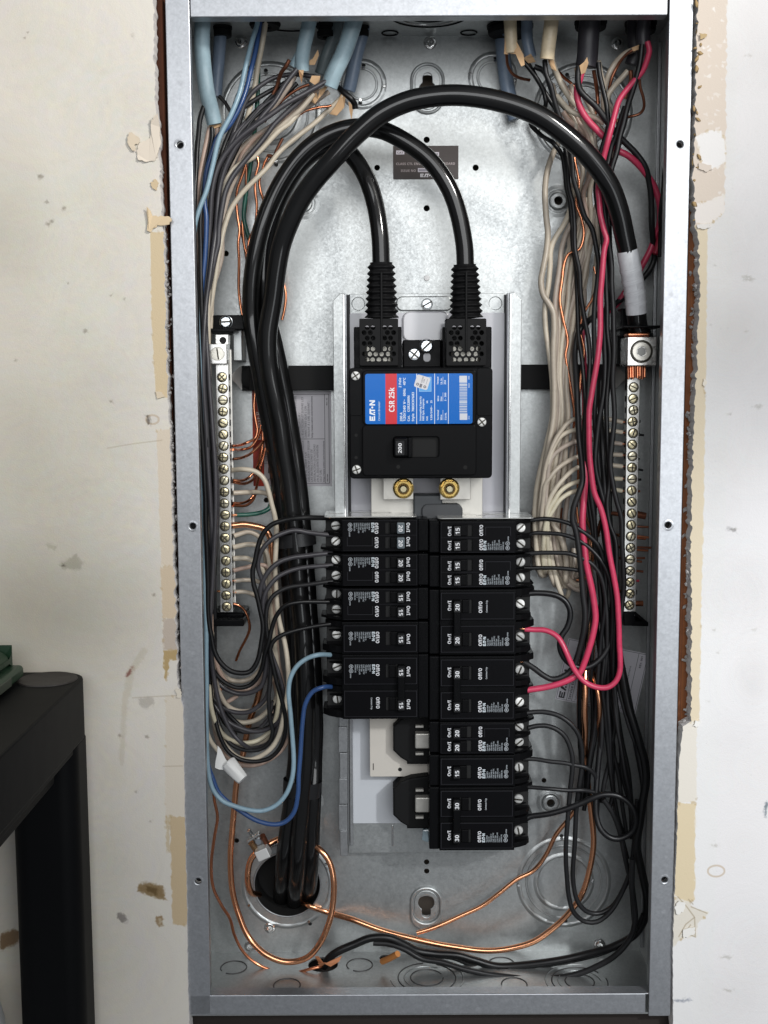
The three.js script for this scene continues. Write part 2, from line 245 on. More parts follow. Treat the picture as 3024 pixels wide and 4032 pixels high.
// crumbled plaster along the cut
{
  const bits = [], ch = new THREE.IcosahedronGeometry(1, 0);
  const scatter = (edge, n, size, zlo, dir, y0, y1) => { for (let i = 0; i < n; i++) { const p = edge[Math.floor(rnd() * edge.length)]; if (p[1] < y0 || p[1] > y1) continue; const g = ch.clone(), q = g.attributes.position, s = size * rr(0.35, 1); for (let k = 0; k < q.count; k++) { const f = 1 + 0.5 * noise.noise(q.getX(k) * 2 + i, q.getY(k) * 2, q.getZ(k) * 2); q.setXYZ(k, q.getX(k) * f * s, q.getY(k) * f * s * rr(0.6, 2.2), q.getZ(k) * f * s); } g.rotateZ(rr(0, 6)); g.computeVertexNormals(); g.translate(p[0] + dir * rr(0, 0.0025), p[1], rr(zlo, 0.001)); bits.push(g); } };
  scatter(le, 120, 0.0013, -0.009, 1, -0.22, 0.11); scatter(re, 130, 0.0015, -0.009, -1, -0.26, 0.1); scatter(bottomEdge, 60, 0.0016, -0.006, 0, -1, 1); 
  const m = part(wall, 'plaster_crumbs', merge(bits), gypsum); m.userData.kind = 'stuff';
  const tan = []; for (let i = 0; i < 34; i++) { const y = rr(0, 870), p = at(rr(2742, 2764) - y * 0.016, y, 4), g = new THREE.TetrahedronGeometry(rr(0.0008, 0.0021), 1); g.scale(rr(0.6, 1), rr(0.7, 2.4), 0.4); g.rotateZ(rr(0, 6)); g.translate(p.x, p.y, rr(0.001, 0.004)); tan.push(g); }
  const t = part(wall, 'glue_crumbs', merge(tan), std(0.42, 0.29, 0.14, 0.9)); t.userData.kind = 'stuff';
}
function flap(pts, mm, lift, mat = tornPaper) {                    // torn paper, curling off the board
  const w = pts.map(([a, b]) => at(a, b, mm)), s = new THREE.Shape(); w.forEach((p, i) => { const q = w[(i + 1) % w.length]; i ? s.lineTo(p.x, p.y) : s.moveTo(p.x, p.y); for (let k = 1; k < 4; k++) s.lineTo(p.x + (q.x - p.x) * k / 4 + rr(-0.0006, 0.0006), p.y + (q.y - p.y) * k / 4 + rr(-0.0006, 0.0006)); });
  const g = extr(s, mm / 1000, mm / 1000 + 0.0005), p = g.attributes.position, c = w.reduce((a, b) => a.add(b), V3(0, 0, 0)).multiplyScalar(1 / w.length);
  for (let i = 0; i < p.count; i++) { const d = Math.hypot(p.getX(i) - c.x, p.getY(i) - c.y); p.setZ(i, p.getZ(i) + lift * (d / 0.012) ** 2 * (0.4 + noise.noise(p.getX(i) * 160, p.getY(i) * 160, 1))); }
  g.computeVertexNormals(); part(wall, 'torn_paper', g, mat);
}
flap([[624, 450], [600, 475], [590, 545], [556, 562], [545, 575], [538, 595], [545, 630], [580, 638], [606, 636], [622, 610], [634, 560]], 3.6, 0.0016, std(0.7, 0.62, 0.52, 0.9));
flap([[546, 540], [520, 522], [508, 525], [502, 560], [520, 592], [534, 596], [530, 570], [552, 562]], 4.2, 0.003);
flap([[580, 815], [600, 850], [646, 852], [670, 855], [678, 866], [668, 884], [620, 886], [596, 912], [580, 908]], 4, 0.0018, std(0.66, 0.52, 0.34, 0.9));
flap([[592, 720], [612, 705], [626, 720], [618, 748], [600, 742]], 3.6, 0.001, std(0.6, 0.47, 0.3, 0.9));
flap([[2672, 3545], [2700, 3556], [2690, 3590], [2664, 3600], [2655, 3570]], 4, 0.002, std(0.74, 0.72, 0.68, 0.9));
flap([[2690, 3660], [2736, 3650], [2735, 3676], [2708, 3690], [2690, 3690]], 3.8, 0.001, std(0.74, 0.72, 0.68, 0.9));
flap([[2752, 130], [2784, 136], [2776, 150], [2756, 156]], 4.5, 0.002, std(0.5, 0.37, 0.2, 0.9));
flap([[2744, 884], [2790, 880], [2798, 894], [2770, 902], [2746, 900]], 3.8, 0.0018, std(0.74, 0.71, 0.67, 0.9));
flap([[2738, 2836], [2758, 2838], [2752, 2862], [2728, 2858]], 3.8, 0.002, std(0.76, 0.74, 0.7, 0.9));
flap([[2752, 640], [2800, 650], [2806, 668], [2776, 676], [2750, 664]], 3.7, 0.0012, std(0.68, 0.6, 0.52, 0.9));
flap([[2770, 1490], [2782, 1500], [2776, 1524], [2766, 1512]], 3.7, 0.002, std(0.78, 0.72, 0.62, 0.9));
flap([[690, 2715], [712, 2712], [716, 2740], [700, 2748]], 3.8, 0.0016, std(0.7, 0.64, 0.54, 0.9));
flap([[612, 1540], [640, 1545], [652, 1562], [620, 1570]], 3.7, 0.0014, std(0.66, 0.56, 0.42, 0.9));
const woodTex = canvas(256, 1024, (c, W, H) => { c.fillStyle = '#8a5028'; c.fillRect(0, 0, W, H); for (let i = 0; i < 260; i++) { c.globalAlpha = rr(0.05, 0.3); c.strokeStyle = i % 3 ? '#4d2812' : '#b5713a'; c.lineWidth = rr(0.6, 4); const x = rnd() * W; c.beginPath(); c.moveTo(x, 0); c.bezierCurveTo(x + rr(-14, 14), H * 0.3, x + rr(-14, 14), H * 0.6, x + rr(-10, 10), H); c.stroke(); } });
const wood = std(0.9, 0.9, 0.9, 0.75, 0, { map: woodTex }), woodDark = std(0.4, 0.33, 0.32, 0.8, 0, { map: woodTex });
const BX0 = -0.1806, BX1 = 0.1815, BY0 = -0.466, BY1 = 0.2735, BD = 0.0975;
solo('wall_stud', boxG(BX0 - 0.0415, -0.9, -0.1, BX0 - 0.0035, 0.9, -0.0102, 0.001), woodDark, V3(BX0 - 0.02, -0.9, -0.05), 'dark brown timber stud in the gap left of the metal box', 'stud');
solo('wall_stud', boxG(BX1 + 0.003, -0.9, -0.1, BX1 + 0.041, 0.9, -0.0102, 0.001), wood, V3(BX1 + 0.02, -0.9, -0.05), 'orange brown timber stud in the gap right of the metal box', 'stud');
solo('gap_shade_block', boxG(BX0 - 0.003, BY0 - 0.06, -0.1, BX1 + 0.002, BY0 - 0.004, -0.012, 0.001), std(0.016, 0.011, 0.009, 0.9), V3(0, BY0 - 0.06, -0.05), 'near black block added to darken the gap under the metal box', 'added block');  // no block known here; added to make the gap below the box black
{ const m = solo('wall_sheathing', boxG(-0.9, -0.9, -0.128, 0.9, 0.9, -0.122, 0), std(0.24, 0.2, 0.165, 0.9), V3(0, -0.9, -0.125)); tag(m, null, null, null, 'structure'); }

// ---------------------------------------------------------------- the metal box
const box = thing('panel_box', 'open galvanised steel breaker panel box set into the wall', 'electrical box', V3(0, BY0, -BD));
const Z0 = -97;                                                    // front of the back plate, mm
const back = new THREE.Shape(); { const s = rrect(BX0 + 0.0012, BY0 + 0.001, BX1 - 0.0012, BY1 - 0.001, 0.001); back.curves = s.curves; }
const holes = [[1680, 550, 12], [1680, 820, 12], [1485, 660, 11], [1873, 660, 12], [890, 998, 11], [1680, 3394, 11], [1680, 3430, 11], [2437, 3013, 11], [2142, 3073, 10], [2433, 3222, 11], [925, 2890, 10], [932, 3310, 10], [1049, 1969, 11]];
for (const [x, y, r] of holes) { const p = at(x, y, Z0); back.holes.push(circ(p.x, p.y, r / 4960)); }
const conduit = at(1131, 3483, Z0); back.holes.push(circ(conduit.x, conduit.y, 0.0275));
const key1 = at(1683, 340, Z0), key2 = at(1678, 3566, Z0);
for (const k of [key1, key2]) back.holes.push(circ(k.x, k.y, 0.0085));
const dimples = [[2197, 792, 9.5], [2167, 3158, 8.5], [1195, 800, 9.5], [1220, 3158, 8.5]].map(([x, y, r]) => [at(x, y, Z0), r]);
for (const [p, r] of dimples) back.holes.push(circ(p.x, p.y, r / 1000 - 0.0004));
part(box, 'back_plate', uvm(extr(back, -0.0982, -0.097, 0, 20)), steel);
// the round white wall plug seen through one hole, and rivets
part(box, 'plug', lathe([[0, 0.8], [2, 0.8], [2.3, 0.2], [2.3, 0]], ...at(1680, 1095, Z0).toArray()), std(0.85, 0.85, 0.85, 0.4), 'small round white plug in the back plate');
for (const [x, y] of [[949, 164], [1693, 168], [2432, 171], [2360, 3719], [985, 3725], [1062, 3652]]) { const p = at(x, y, Z0); part(box, 'rivet', lathe([[0, 1.1], [0.9, 1.1], [1.2, 2.2], [2.4, 2.3], [3.0, 1.4], [3.6, 1.0], [4.4, 0.7], [5, 0]], p.x, p.y, p.z), bright); }
for (const [p, r] of dimples) part(box, 'mounting_dimple', lathe([[3.3, -2], [3.4, 2.6], [5.6, 2.8], [6.4, 2.2], [7, -0.8], [8.6, -1.2], [r, -0.6], [r + 0.4, 0.4], [r + 3, 0.05]], p.x, p.y, p.z), steel);
function keyhole(k, up) {                                          // pressed pad with a keyhole
  const w = 0.0098, h = up ? 0.0215 : 0.0145, s = rrect(k.x - w, k.y - (up ? 0.0175 : 0.0125), k.x + w, k.y + h - (up ? 0.0075 : 0.001), w - 0.0001);
  const hole = new THREE.Path(), d = up ? 1 : -1, a = Math.asin(0.0036 / 0.0066); hole.absarc(k.x, k.y - d * 0.003, 0.0066, d > 0 ? Math.PI / 2 + a : -Math.PI / 2 + a, d > 0 ? Math.PI / 2 - a + Math.PI * 2 : -Math.PI / 2 - a + Math.PI * 2); hole.absarc(k.x, k.y + d * 0.0062, 0.0036, d > 0 ? 0 : Math.PI, d > 0 ? Math.PI : Math.PI * 2); s.holes.push(hole);
  part(box, 'keyhole_pad', uvm(extr(s, -0.0972, -0.0958, 0.0005)), steel);
  const o = rrect(k.x - w - 0.0035, k.y - 0.021, k.x + w + 0.0035, k.y + (up ? 0.0175 : 0.017), w + 0.0033), inn = rrect(k.x - w - 0.0012, k.y - (up ? 0.0187 : 0.0142), k.x + w + 0.0012, k.y + (up ? 0.0152 : 0.0147), w + 0.001, THREE.Path); o.holes.push(inn);
  part(box, 'keyhole_rim', uvm(extr(o, -0.0974, -0.0944, 0.0011)), steel);
}
keyhole(key1, true); keyhole(key2, false);
// pressed knock-out rings
function knockout(x, y, radii, nibs) {
  const p = at(x, y, Z0); radii.forEach((r, i) => part(box, 'knockout', i % 2 ? lathe([[r - 1, 0], [r - 0.5, 0.45], [r + 0.4, 0.5], [r + 1, 0]], p.x, p.y, -0.09701, 80) : lathe([[r - 1.7, 0], [r - 1.1, 0.7], [r - 0.2, 0.95], [r + 0.7, 0.75], [r + 1.6, 0.3], [r + 2.4, 0]], p.x, p.y, -0.09701, 80), steel));
  for (let k = 0; k < 4; k++) { const a = nibs + k * Math.PI / 2, r = radii[k % radii.length] / 1000 + 0.0006; part(box, 'knockout_tab', lathe([[0, 1.1], [1, 0.9], [1.5, 0.1]], p.x + Math.cos(a) * r, p.y + Math.sin(a) * r, -0.0964, 10), bright); if (k % 2) part(box, 'tab_gap', lathe([[0, 0.02], [1.6, 0.02]], p.x + Math.cos(a) * (r + 0.0022), p.y + Math.sin(a) * (r + 0.0022), -0.0968, 10), voidBlack); }
}
knockout(1065, 444, [36.5, 29, 22], 0.1); knockout(1425, 331, [16.8, 11.5], -0.1); knockout(1940, 304, [16.8, 11.5], 3); knockout(2294, 448, [36.5, 29, 22], 0.4); knockout(2220, 3473, [37, 31, 23], 3.2); knockout(1131, 3483, [36], 0.5);
// ring of the opened knock-out
part(box, 'conduit', lathe([[26.8, 0.4], [26.8, -23], [0, -23]], conduit.x, conduit.y, -0.0968, 40), new THREE.MeshPhysicalMaterial({ color: rgb(0.006, 0.006, 0.006), roughness: 0.8, side: THREE.DoubleSide }));  // tube and end disc coloured near black for the shade inside the hole
part(box, 'conduit_rim', ring(conduit.x, conduit.y, -0.0968, 0.0277, 0.0008), steelDark);
part(box, 'side_plate', uvm(boxG(BX0, BY0, -0.0982, BX0 + 0.0012, BY1, -0.0012, 0)), litSideSteel);
part(box, 'side_plate', uvm(boxG(BX1 - 0.0012, BY0, -0.0982, BX1, BY1, -0.0012, 0)), litSideSteel);
part(box, 'top_plate', uvm(boxG(BX0 + 0.0012, BY1 - 0.0012, -0.0982, BX1 - 0.0012, BY1, -0.0012, 0)), steel);
const ringDark = std(0.1, 0.1, 0.1, 0.5, 0.6);
// bottom plate with its open knock-outs (shape drawn in x and depth)
{
  const s = rrect(BX0 + 0.0012, 0.0012, BX1 - 0.0012, 0.0982, 0.0001);
  const floorY = BY0 + 0.0012, spot = (px, py) => { const d = V3((px - 1512) / 4500, -(py - 2016) / 4500, -1).transformDirection(SURVEY); return EYE.clone().addScaledVector(d, (floorY - EYE.y) / d.y); };
  const cut = [[1272, 3798, 0.0122], [1520, 3772, 0.0055]].map(([a, b, r]) => [spot(a, b), r]);
  for (const [p, r] of cut) s.holes.push(circ(p.x, -p.z, r));
  const g = extr(s, 0, 0.0012); g.rotateX(-Math.PI / 2); g.translate(0, BY0, 0); part(box, 'bottom_plate', uvm(g), steel);
  for (const [px, py, radii] of [[1681, 3850, [13, 18, 23, 29]], [2283, 3865, [11.5, 17, 22, 27]], [2025, 3876, [10]], [1416, 3800, [10.5]], [920, 3810, [10.5]], [1975, 3795, [10.5]], [1130, 3880, [10.5]]]) {
    const p = spot(px, py); radii.forEach((r, i) => { const t = new THREE.TorusGeometry(r / 1000, 0.00055, 6, 56, Math.PI * (i % 2 ? 1.25 : 1.85)); t.rotateZ(i * 1.9 + r); t.rotateX(-Math.PI / 2); t.translate(p.x, floorY + 0.0001, p.z); part(box, 'knockout', t, i % 2 ? steel : ringDark); });
  }
  const roofY = BY1 - 0.0012; for (const [x, z, radii] of [[0.0022, -0.045, [17, 24, 29]], [-0.026, -0.088, [6]], [0.034, -0.088, [6]], [-0.1, -0.06, [22]]]) radii.forEach((r, i) => { const t = new THREE.TorusGeometry(r / 1000, 0.0007, 6, 56, Math.PI * 1.85); t.rotateZ(i * 1.1); t.rotateX(Math.PI / 2); t.translate(x, roofY - 0.0002, z); part(box, 'knockout', t, i % 2 ? bright : blackMatt); });
}
// front flanges with their dimpled screw holes
const FW = 0.0165;
function flange(x0, y0, x1, y1, spots) {
  const s = rrect(x0, y0, x1, y1, 0.0007); for (const p of spots) s.holes.push(circ(p.x, p.y, 0.0023));
  const f = part(box, 'flange', uvm(extr(s, -0.0013, 0, 0.0005)), flangeSteel);
  for (const p of spots) { part(f, 'screw_hole', lathe([[2.3, -2.5], [2.35, -0.35], [3.0, 0.12], [4.2, 0.05], [4.6, -0.3]], p.x, p.y, 0, 22), flangeSteel); part(f, 'hole_bottom', lathe([[0, 0], [2.6, 0], [2.6, -0.4]], p.x, p.y, -0.0058, 16), voidBlack); }
  return f;
}
flange(BX0, BY0 + 0.002, BX0 + FW, BY1 + 0.004, [[708, 570], [758, 2072], [780, 3470]].map(([a, b]) => at(a, b, 0)));
flange(BX1 - FW, BY0 - 0.0012, BX1, BY1 + 0.004, [[2678, 568], [2631, 2068], [2617, 3465]].map(([a, b]) => at(a, b, 0)));
flange(BX0 + FW + 0.0006, at(1700, 62, 0).y, BX1 - FW - 0.0012, BY1 + 0.004, []);
flange(BX0 + 0.0012, BY0 + 0.0012, BX1 - FW - 0.0025, at(1700, 3916, 0).y, []);
part(box, 'flange_return', uvm(boxG(BX0 + FW + 0.0006, at(1700, 62, 0).y, -0.011, BX1 - FW - 0.0012, at(1700, 62, 0).y + 0.0012, -0.0012, 0.0003)), flangeSteel);
part(box, 'flange_return', uvm(boxG(BX0 + FW, at(1700, 3916, 0).y - 0.0014, -0.012, BX1 - FW, at(1700, 3916, 0).y - 0.0004, -0.0012, 0.0003)), flangeSteel);
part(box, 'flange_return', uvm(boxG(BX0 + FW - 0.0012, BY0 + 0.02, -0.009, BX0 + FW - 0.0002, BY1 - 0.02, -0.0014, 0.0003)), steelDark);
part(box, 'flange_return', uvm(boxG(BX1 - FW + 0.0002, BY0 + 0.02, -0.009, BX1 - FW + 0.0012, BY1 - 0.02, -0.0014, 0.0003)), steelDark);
// right side wall: a pressed crease
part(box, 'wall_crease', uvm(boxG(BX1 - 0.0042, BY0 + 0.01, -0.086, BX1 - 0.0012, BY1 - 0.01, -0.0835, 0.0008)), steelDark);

// ---------------------------------------------------------------- printed labels on the back plate
function say(c, text, x, y, size, len, rot = 0, font = 'sans-serif', weight = 'bold') {
  c.save(); c.translate(x, y); c.rotate(rot); c.font = `${weight} ${size}px ${font}`; const w = c.measureText(text).width; if (len) c.scale(len / w, 1); c.fillText(text, 0, 0); c.restore();
}
function maker(c, x, y, h, len, rot = 0) {                         // the maker's block lettering: E A T (dot) N
  c.save(); c.translate(x, y); c.rotate(rot); const u = len / 100, H = h; const bar = (a, b, w, k) => c.fillRect(a * u, -b * H, w * u, k * H);
  bar(0, 1, 23, 0.27); bar(0, 0.63, 20, 0.25); bar(0, 0.26, 23, 0.26); bar(0, 1, 5, 1);
  c.beginPath(); c.moveTo(26 * u, 0); c.lineTo(34 * u, -H); c.lineTo(40 * u, -H); c.lineTo(40 * u, -0.55 * H); c.lineTo(36 * u, -0.4 * H); c.lineTo(33 * u, 0); c.fill(); c.fillRect(37 * u, -0.28 * H, 6 * u, 0.28 * H);
  bar(38, 1, 21, 0.28); bar(47, 1, 7, 1); c.beginPath(); c.arc(65 * u, -0.5 * H, 5 * u, 0, 7); c.fill();
  bar(74, 1, 7, 1); bar(93, 1, 7, 1); c.beginPath(); c.moveTo(74 * u, -H); c.lineTo(82 * u, -H); c.lineTo(100 * u, 0); c.lineTo(92 * u, 0); c.fill(); c.restore();
}
function sticker(parent, name, q, zmm, tex, label, rough = 0.45, r = 0.0004) {
  const s = rrect(q.l, q.b, q.r, q.t, r), g = extr(s, zmm / 1000, zmm / 1000 + 0.00025), p = g.attributes.position, uv = g.attributes.uv;
  for (let i = 0; i < p.count; i++) uv.setXY(i, (p.getX(i) - q.l) / q.w, (p.getY(i) - q.b) / q.h);
  return part(parent, name, g, std(1, 1, 1, rough, 0, { specularIntensity: 0.5, map: tex }), label);
}
const UP = -Math.PI / 2;
sticker(box, 'nameplate', rect(1548, 574, 1805, 706, -96.9), -96.9, canvas(1024, 526, (c, W, H) => {
  c.fillStyle = '#47413f'; c.fillRect(0, 0, W, H); for (let i = 0; i < 900; i++) { c.globalAlpha = 0.06; c.fillStyle = i % 2 ? '#000' : '#8a7a76'; c.fillRect(rnd() * W, rnd() * H, rr(2, 40), 2); } c.globalAlpha = 1;
  c.fillStyle = '#c9c4cc'; c.fillRect(48, 72, 128, 62); c.fillRect(560, 100, 160, 62); c.fillRect(388, 350, 240, 62); c.fillStyle = '#47413f'; say(c, 'CAT', 62, 122, 44, 96); say(c, 'BRP40', 574, 148, 44, 130); c.fillStyle = '#8d8a93'; c.fillRect(402, 362, 212, 38);
  c.fillStyle = '#a59b9b'; say(c, 'CLASS CTL ENCLOSED PANELBOARD', 44, 300, 52, 930); say(c, 'ISSUE NO', 118, 408, 52, 240); c.fillStyle = '#d8d6da'; maker(c, 425, 492, 54, 230); c.fillStyle = '#8b8282'; say(c, '1214', 890, 488, 30, 60);
}), 'dark brown nameplate with pale lettering on the back plate', 0.4);
sticker(box, 'instruction_label', rect(1120, 1540, 1305, 1914, -96.9), -96.9, canvas(760, 1536, (c, W, H) => {
  c.fillStyle = '#c2bfc4'; c.fillRect(0, 0, W, H); c.strokeStyle = '#2a2a2c'; c.lineWidth = 7; c.strokeRect(10, 50, 712, 1440); c.fillStyle = '#c9c6ca'; c.fillRect(655, 54, 62, 1432); c.beginPath(); c.moveTo(655, 50); c.lineTo(655, 1490); c.moveTo(10, 770); c.lineTo(655, 770); c.stroke();
  c.fillStyle = '#333336'; const t = (s, x, y, l) => say(c, s, x, y, 46, l, UP, 'sans-serif', 'italic');
  t('DESCARGA ELÉCTRICA', 60, 740, 640); t('RIESGOS SERIOS, QUEMADURAS O MUERTE', 200, 740, 660); t("L'INSTALLATEUR /", 262, 752, 400); t("L'ÉLECTICIEN ET SUIVRE LES", 312, 752, 655); t("DIRECTIVES QUE L'ON", 362, 752, 510); t("TROUVE À L'URL SUIVANT :", 412, 752, 590); say(c, 'http://www.eaton.com/instructions', 462, 752, 40, 670, UP);
  t('EL INSTALADOR / ELECTRISTA', 312, 1470, 670); t('TIENE EL DEBER Y LA', 358, 1470, 480); t('OBLIGACIÓN DE LEER Y SEGUIR', 405, 1470, 670); t('LAS INSTRUCCIONES DE', 452, 1470, 530); t('INSTALACIÓN LOCALIZADAS', 500, 1470, 610); t('EN EL SIGUIENTE HIPERVÍN', 548, 1470, 600); t('ULO "URL"', 596, 1470, 220); say(c, 'http://www.eaton.com/instructions', 645, 1470, 34, 670, UP);
  say(c, 'Rev. 02', 700, 230, 26, 120, UP); say(c, 'TBBS7404', 700, 1470, 26, 130, UP);
}), 'grey instruction label with sideways lettering in two boxes', 0.45);
sticker(box, 'warning_label', rect(995, 1535, 1086, 1914, -96.9), -96.9, canvas(380, 1536, (c, W, H) => {
  c.fillStyle = '#8f2a17'; c.fillRect(0, 0, 190, H); c.fillStyle = '#b4adb0'; c.fillRect(180, 0, 200, H); c.strokeStyle = '#45302c'; c.lineWidth = 5; c.strokeRect(180, 4, 196, H - 8); c.beginPath(); c.moveTo(180, 1170); c.lineTo(380, 1170); c.stroke();
  c.fillStyle = '#d9c9c0'; say(c, 'DANGER', 140, 800, 120, 460, UP); c.fillStyle = '#403a3a'; say(c, 'HAZARD OF', 250, 1140, 56, 340, UP, 'sans-serif', 'italic'); say(c, 'ELECTRIC SHOCK', 320, 1140, 56, 460, UP, 'sans-serif', 'italic');
  c.fillStyle = '#1d1d20'; for (let i = 0; i < 4; i++) { c.beginPath(); c.ellipse(255 + i * 24, 1270 - Math.abs(i - 1) * 10, 9, 34, 0, 0, 7); c.fill(); } c.fillRect(246, 1270, 92, 60); c.lineWidth = 10; c.strokeStyle = '#1d1d20'; c.beginPath(); c.moveTo(240, 1450); c.bezierCurveTo(280, 1380, 330, 1440, 370, 1370); c.stroke();
}), 'red edged danger label behind the copper wires', 0.45);
{
  const tex = canvas(1024, 800, (c, W, H) => {
    c.fillStyle = '#dddbe2'; c.fillRect(0, 0, W, H); c.strokeStyle = '#4a4a52'; c.lineWidth = 5; c.strokeRect(14, 14, W - 28, H - 28); for (const x of [142, 205, 900]) { c.beginPath(); c.moveTo(x, 14); c.lineTo(x, H - 14); c.stroke(); }
    c.fillStyle = '#26242c'; maker(c, 110, 770, 74, 370, UP); c.fillStyle = '#4a4954'; say(c, 'Service Entrance Panel', 190, 770, 44, 560, UP);
    for (let i = 0; i < 11; i++) say(c, ['Suitable for use only as service equipment', 'when not more than six main disconnecting', 'means are provided for 1ph 3W 120/240 V', 'Bus rating 200 A maximum', 'For wire size see breaker marking', 'Copper or aluminium conductors 75 C', 'Torque lugs to 250 lb-in', 'This panel is for use with breakers', 'of the types listed on the door', 'Use only listed circuit breakers', 'Main breaker replacement'][i], 262 + i * 58, 770, 30, rr(480, 730), UP, 'sans-serif', 'normal');
    say(c, 'REV. 001', 960, 200, 34, 160, UP);
  });
  const w = 0.067, h = 0.0515, q = { l: -w / 2, r: w / 2, b: -h / 2, t: h / 2, w, h }, g = extr(rrect(q.l, q.b, q.r, q.t, 0.0008), 0, 0.00025), p = g.attributes.position, uv = g.attributes.uv;
  for (let i = 0; i < p.count; i++) uv.setXY(i, (p.getX(i) - q.l) / w, (p.getY(i) - q.b) / h);
  g.rotateZ(-0.204); const c = at(2370, 2664, Z0); g.translate(c.x, c.y, -0.0969); part(box, 'service_label', g, std(1, 1, 1, 0.45, 0, { map: tex }), 'tilted grey service label behind the wires at lower right');
}
// ---------------------------------------------------------------- inner mounting pan with bus bars
const pan = thing('mounting_pan', 'silver steel mounting pan with side rails behind the breakers', 'mounting frame', at(1680, 3200, -90));
{
  const yT = at(1343, 1155, -68).y, yB = at(1340, 3330, -70).y, yM = at(1343, 2000, -68).y;
  const rail = (xo, xi, s) => {                                    // channel: bevelled top, front face, inner side
    const bot = s > 0 ? at(1340, 2040, -68).y : yB; const a = at(xo, 1700, -68).x, b = at(xi, 1700, -68).x, sh = poly([[a, bot], [b, bot], [b, yT], [a + s * 0.0055, yT], [a, yT - 0.0055]]);
    const rb = part(pan, 'side_rail', uvm(extr(sh, -0.0695, -0.068, 0.0004)), steel);
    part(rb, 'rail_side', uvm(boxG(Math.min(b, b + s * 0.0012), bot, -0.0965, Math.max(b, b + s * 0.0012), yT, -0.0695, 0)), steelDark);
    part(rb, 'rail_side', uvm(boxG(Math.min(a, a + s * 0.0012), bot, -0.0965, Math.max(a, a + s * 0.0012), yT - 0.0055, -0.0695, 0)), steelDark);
    part(rb, 'rail_lip', uvm(boxG(b - s * 0.0001, bot, -0.0676, b - s * 0.0014, yT - 0.001, -0.0668, 0.0003)), bright);
  };
  rail(1315, 1361, 1); rail(2050, 2003, -1);
  const top = rect(1374, 1156, 1990, 1240, -86), sh = rrect(top.l, top.b, top.r, top.t, 0.001);
  for (const [x, y] of [[1411, 1196], [1951, 1194]]) { const p = at(x, y, -86); sh.holes.push(circ(p.x, p.y, 0.005)); part(pan, 'round_punch', lathe([[0, -0.4], [4.8, -0.4], [4.9, -1.4]], p.x, p.y, -0.0866), steel); }
  part(pan, 'top_tab', uvm(extr(sh, -0.0875, -0.086, 0.0003)), steel);
  const u = rect(1560, 1166, 1782, 1224, -85); part(pan, 'pressed_tongue', uvm(extr(rrect(u.l, u.b, u.r, u.t, 0.005), -0.0868, -0.0842, 0.0009)), steel);
  const q = rect(1380, 1232, 1984, 2030, -84); part(pan, 'insulating_sheet', extr(rrect(q.l, q.b, q.r, q.t, 0.001), -0.0852, -0.084), std(0.5, 0.5, 0.54, 0.28, 0, { clearcoat: 0.5, clearcoatRoughness: 0.1 }));
  for (const [x0, x1] of [[1360, 1381], [1983, 2004]]) part(pan, 'rail_gap_shade', rectBox(rect(x0, 1160, x1, 2030, -84), -88, -84.6, 0), std(0.03, 0.031, 0.034, 0.5, 0.3));  // near-black strips put in for the shade in the gaps beside the rails
  const c = rect(1585, 1225, 1770, 1345, -82); part(pan, 'sheet_hump', extr(rrect(c.l, c.b, c.r, c.t, 0.006), -0.085, -0.0815, 0.0012), std(0.52, 0.52, 0.55, 0.16, 0, { clearcoat: 0.8, clearcoatRoughness: 0.08 }));
  // lower end: white sheet, cream insulator, toothed rail
  const w = rect(1376, 2790, 1690, 3245, -82); part(pan, 'insulating_sheet', extr(rrect(w.l, w.b, w.r, w.t, 0.001), -0.0852, -0.084), std(0.55, 0.57, 0.6, 0.3));
  const e = rect(1456, 2790, 1695, 3058, -72); part(pan, 'bus_bar', extr(rrect(e.l, e.b, e.r, e.t, 0.001), -0.0755, -0.072, 0.0003), std(0.62, 0.58, 0.52, 0.5, 0.15), 'cream coloured flat bus bar under the open breaker spaces');
  const gp = rect(1372, 3235, 1990, 3358, -86); part(pan, 'pan_plate', uvm(extr(rrect(gp.l, gp.b, gp.r, gp.t, 0.0006), -0.0872, -0.086, 0.0003)), steel);
  part(pan, 'pan_rib', boxG(at(1543, 3260, -86).x, at(1543, 3330, -86).y, -0.0861, at(1549, 3260, -86).x, at(1543, 3250, -86).y, -0.0852, 0.0003), bright);
  { const s1 = rect(1366, 2250, 1372, 3330, -76), s2 = rect(1375, 2250, 1387, 3330, -79); part(pan, 'rail_strip', rectBox(s1, -84, -76, 0.0004), bright); part(pan, 'rail_strip', uvm(rectBox(s2, -86, -79, 0.0004)), steelDark); }
  for (let i = 0; i < 11; i++) { const a = rect(1330 + (i % 3 === 1 ? 5 : i % 3) + i * 0.4, 2250 + i * 102, 1365 + i * 0.4, 2350 + i * 102, -74 - (i % 2) * 2); part(pan, 'hook_tab', uvm(rectBox(a, -80, -73.5 - (i % 2) * 2, 0.0005)), steelDark); }
  // bus bars with flanged nuts below the main breaker
  const tin2 = std(0.62, 0.6, 0.55, 0.55, 0.45, { roughnessMap: smudge });
  const bl = rect(1461, 1868, 1640, 2034, -66), br = rect(1735, 1868, 1900, 2034, -66);
  part(pan, 'bus_bar', extr(poly([[bl.l, bl.b], [bl.r, bl.b], [bl.r, bl.t - 0.019], [bl.l + 0.01, bl.t - 0.019], [bl.l + 0.01, bl.t], [bl.l, bl.t]]), -0.0715, -0.066, 0.0004), tin2);
  part(pan, 'bus_bar', extr(poly([[br.l, br.b], [br.r, br.b], [br.r, br.t], [br.r - 0.012, br.t], [br.r - 0.014, br.t - 0.019], [br.l, br.t - 0.019]]), -0.0715, -0.066, 0.0004), tin2);
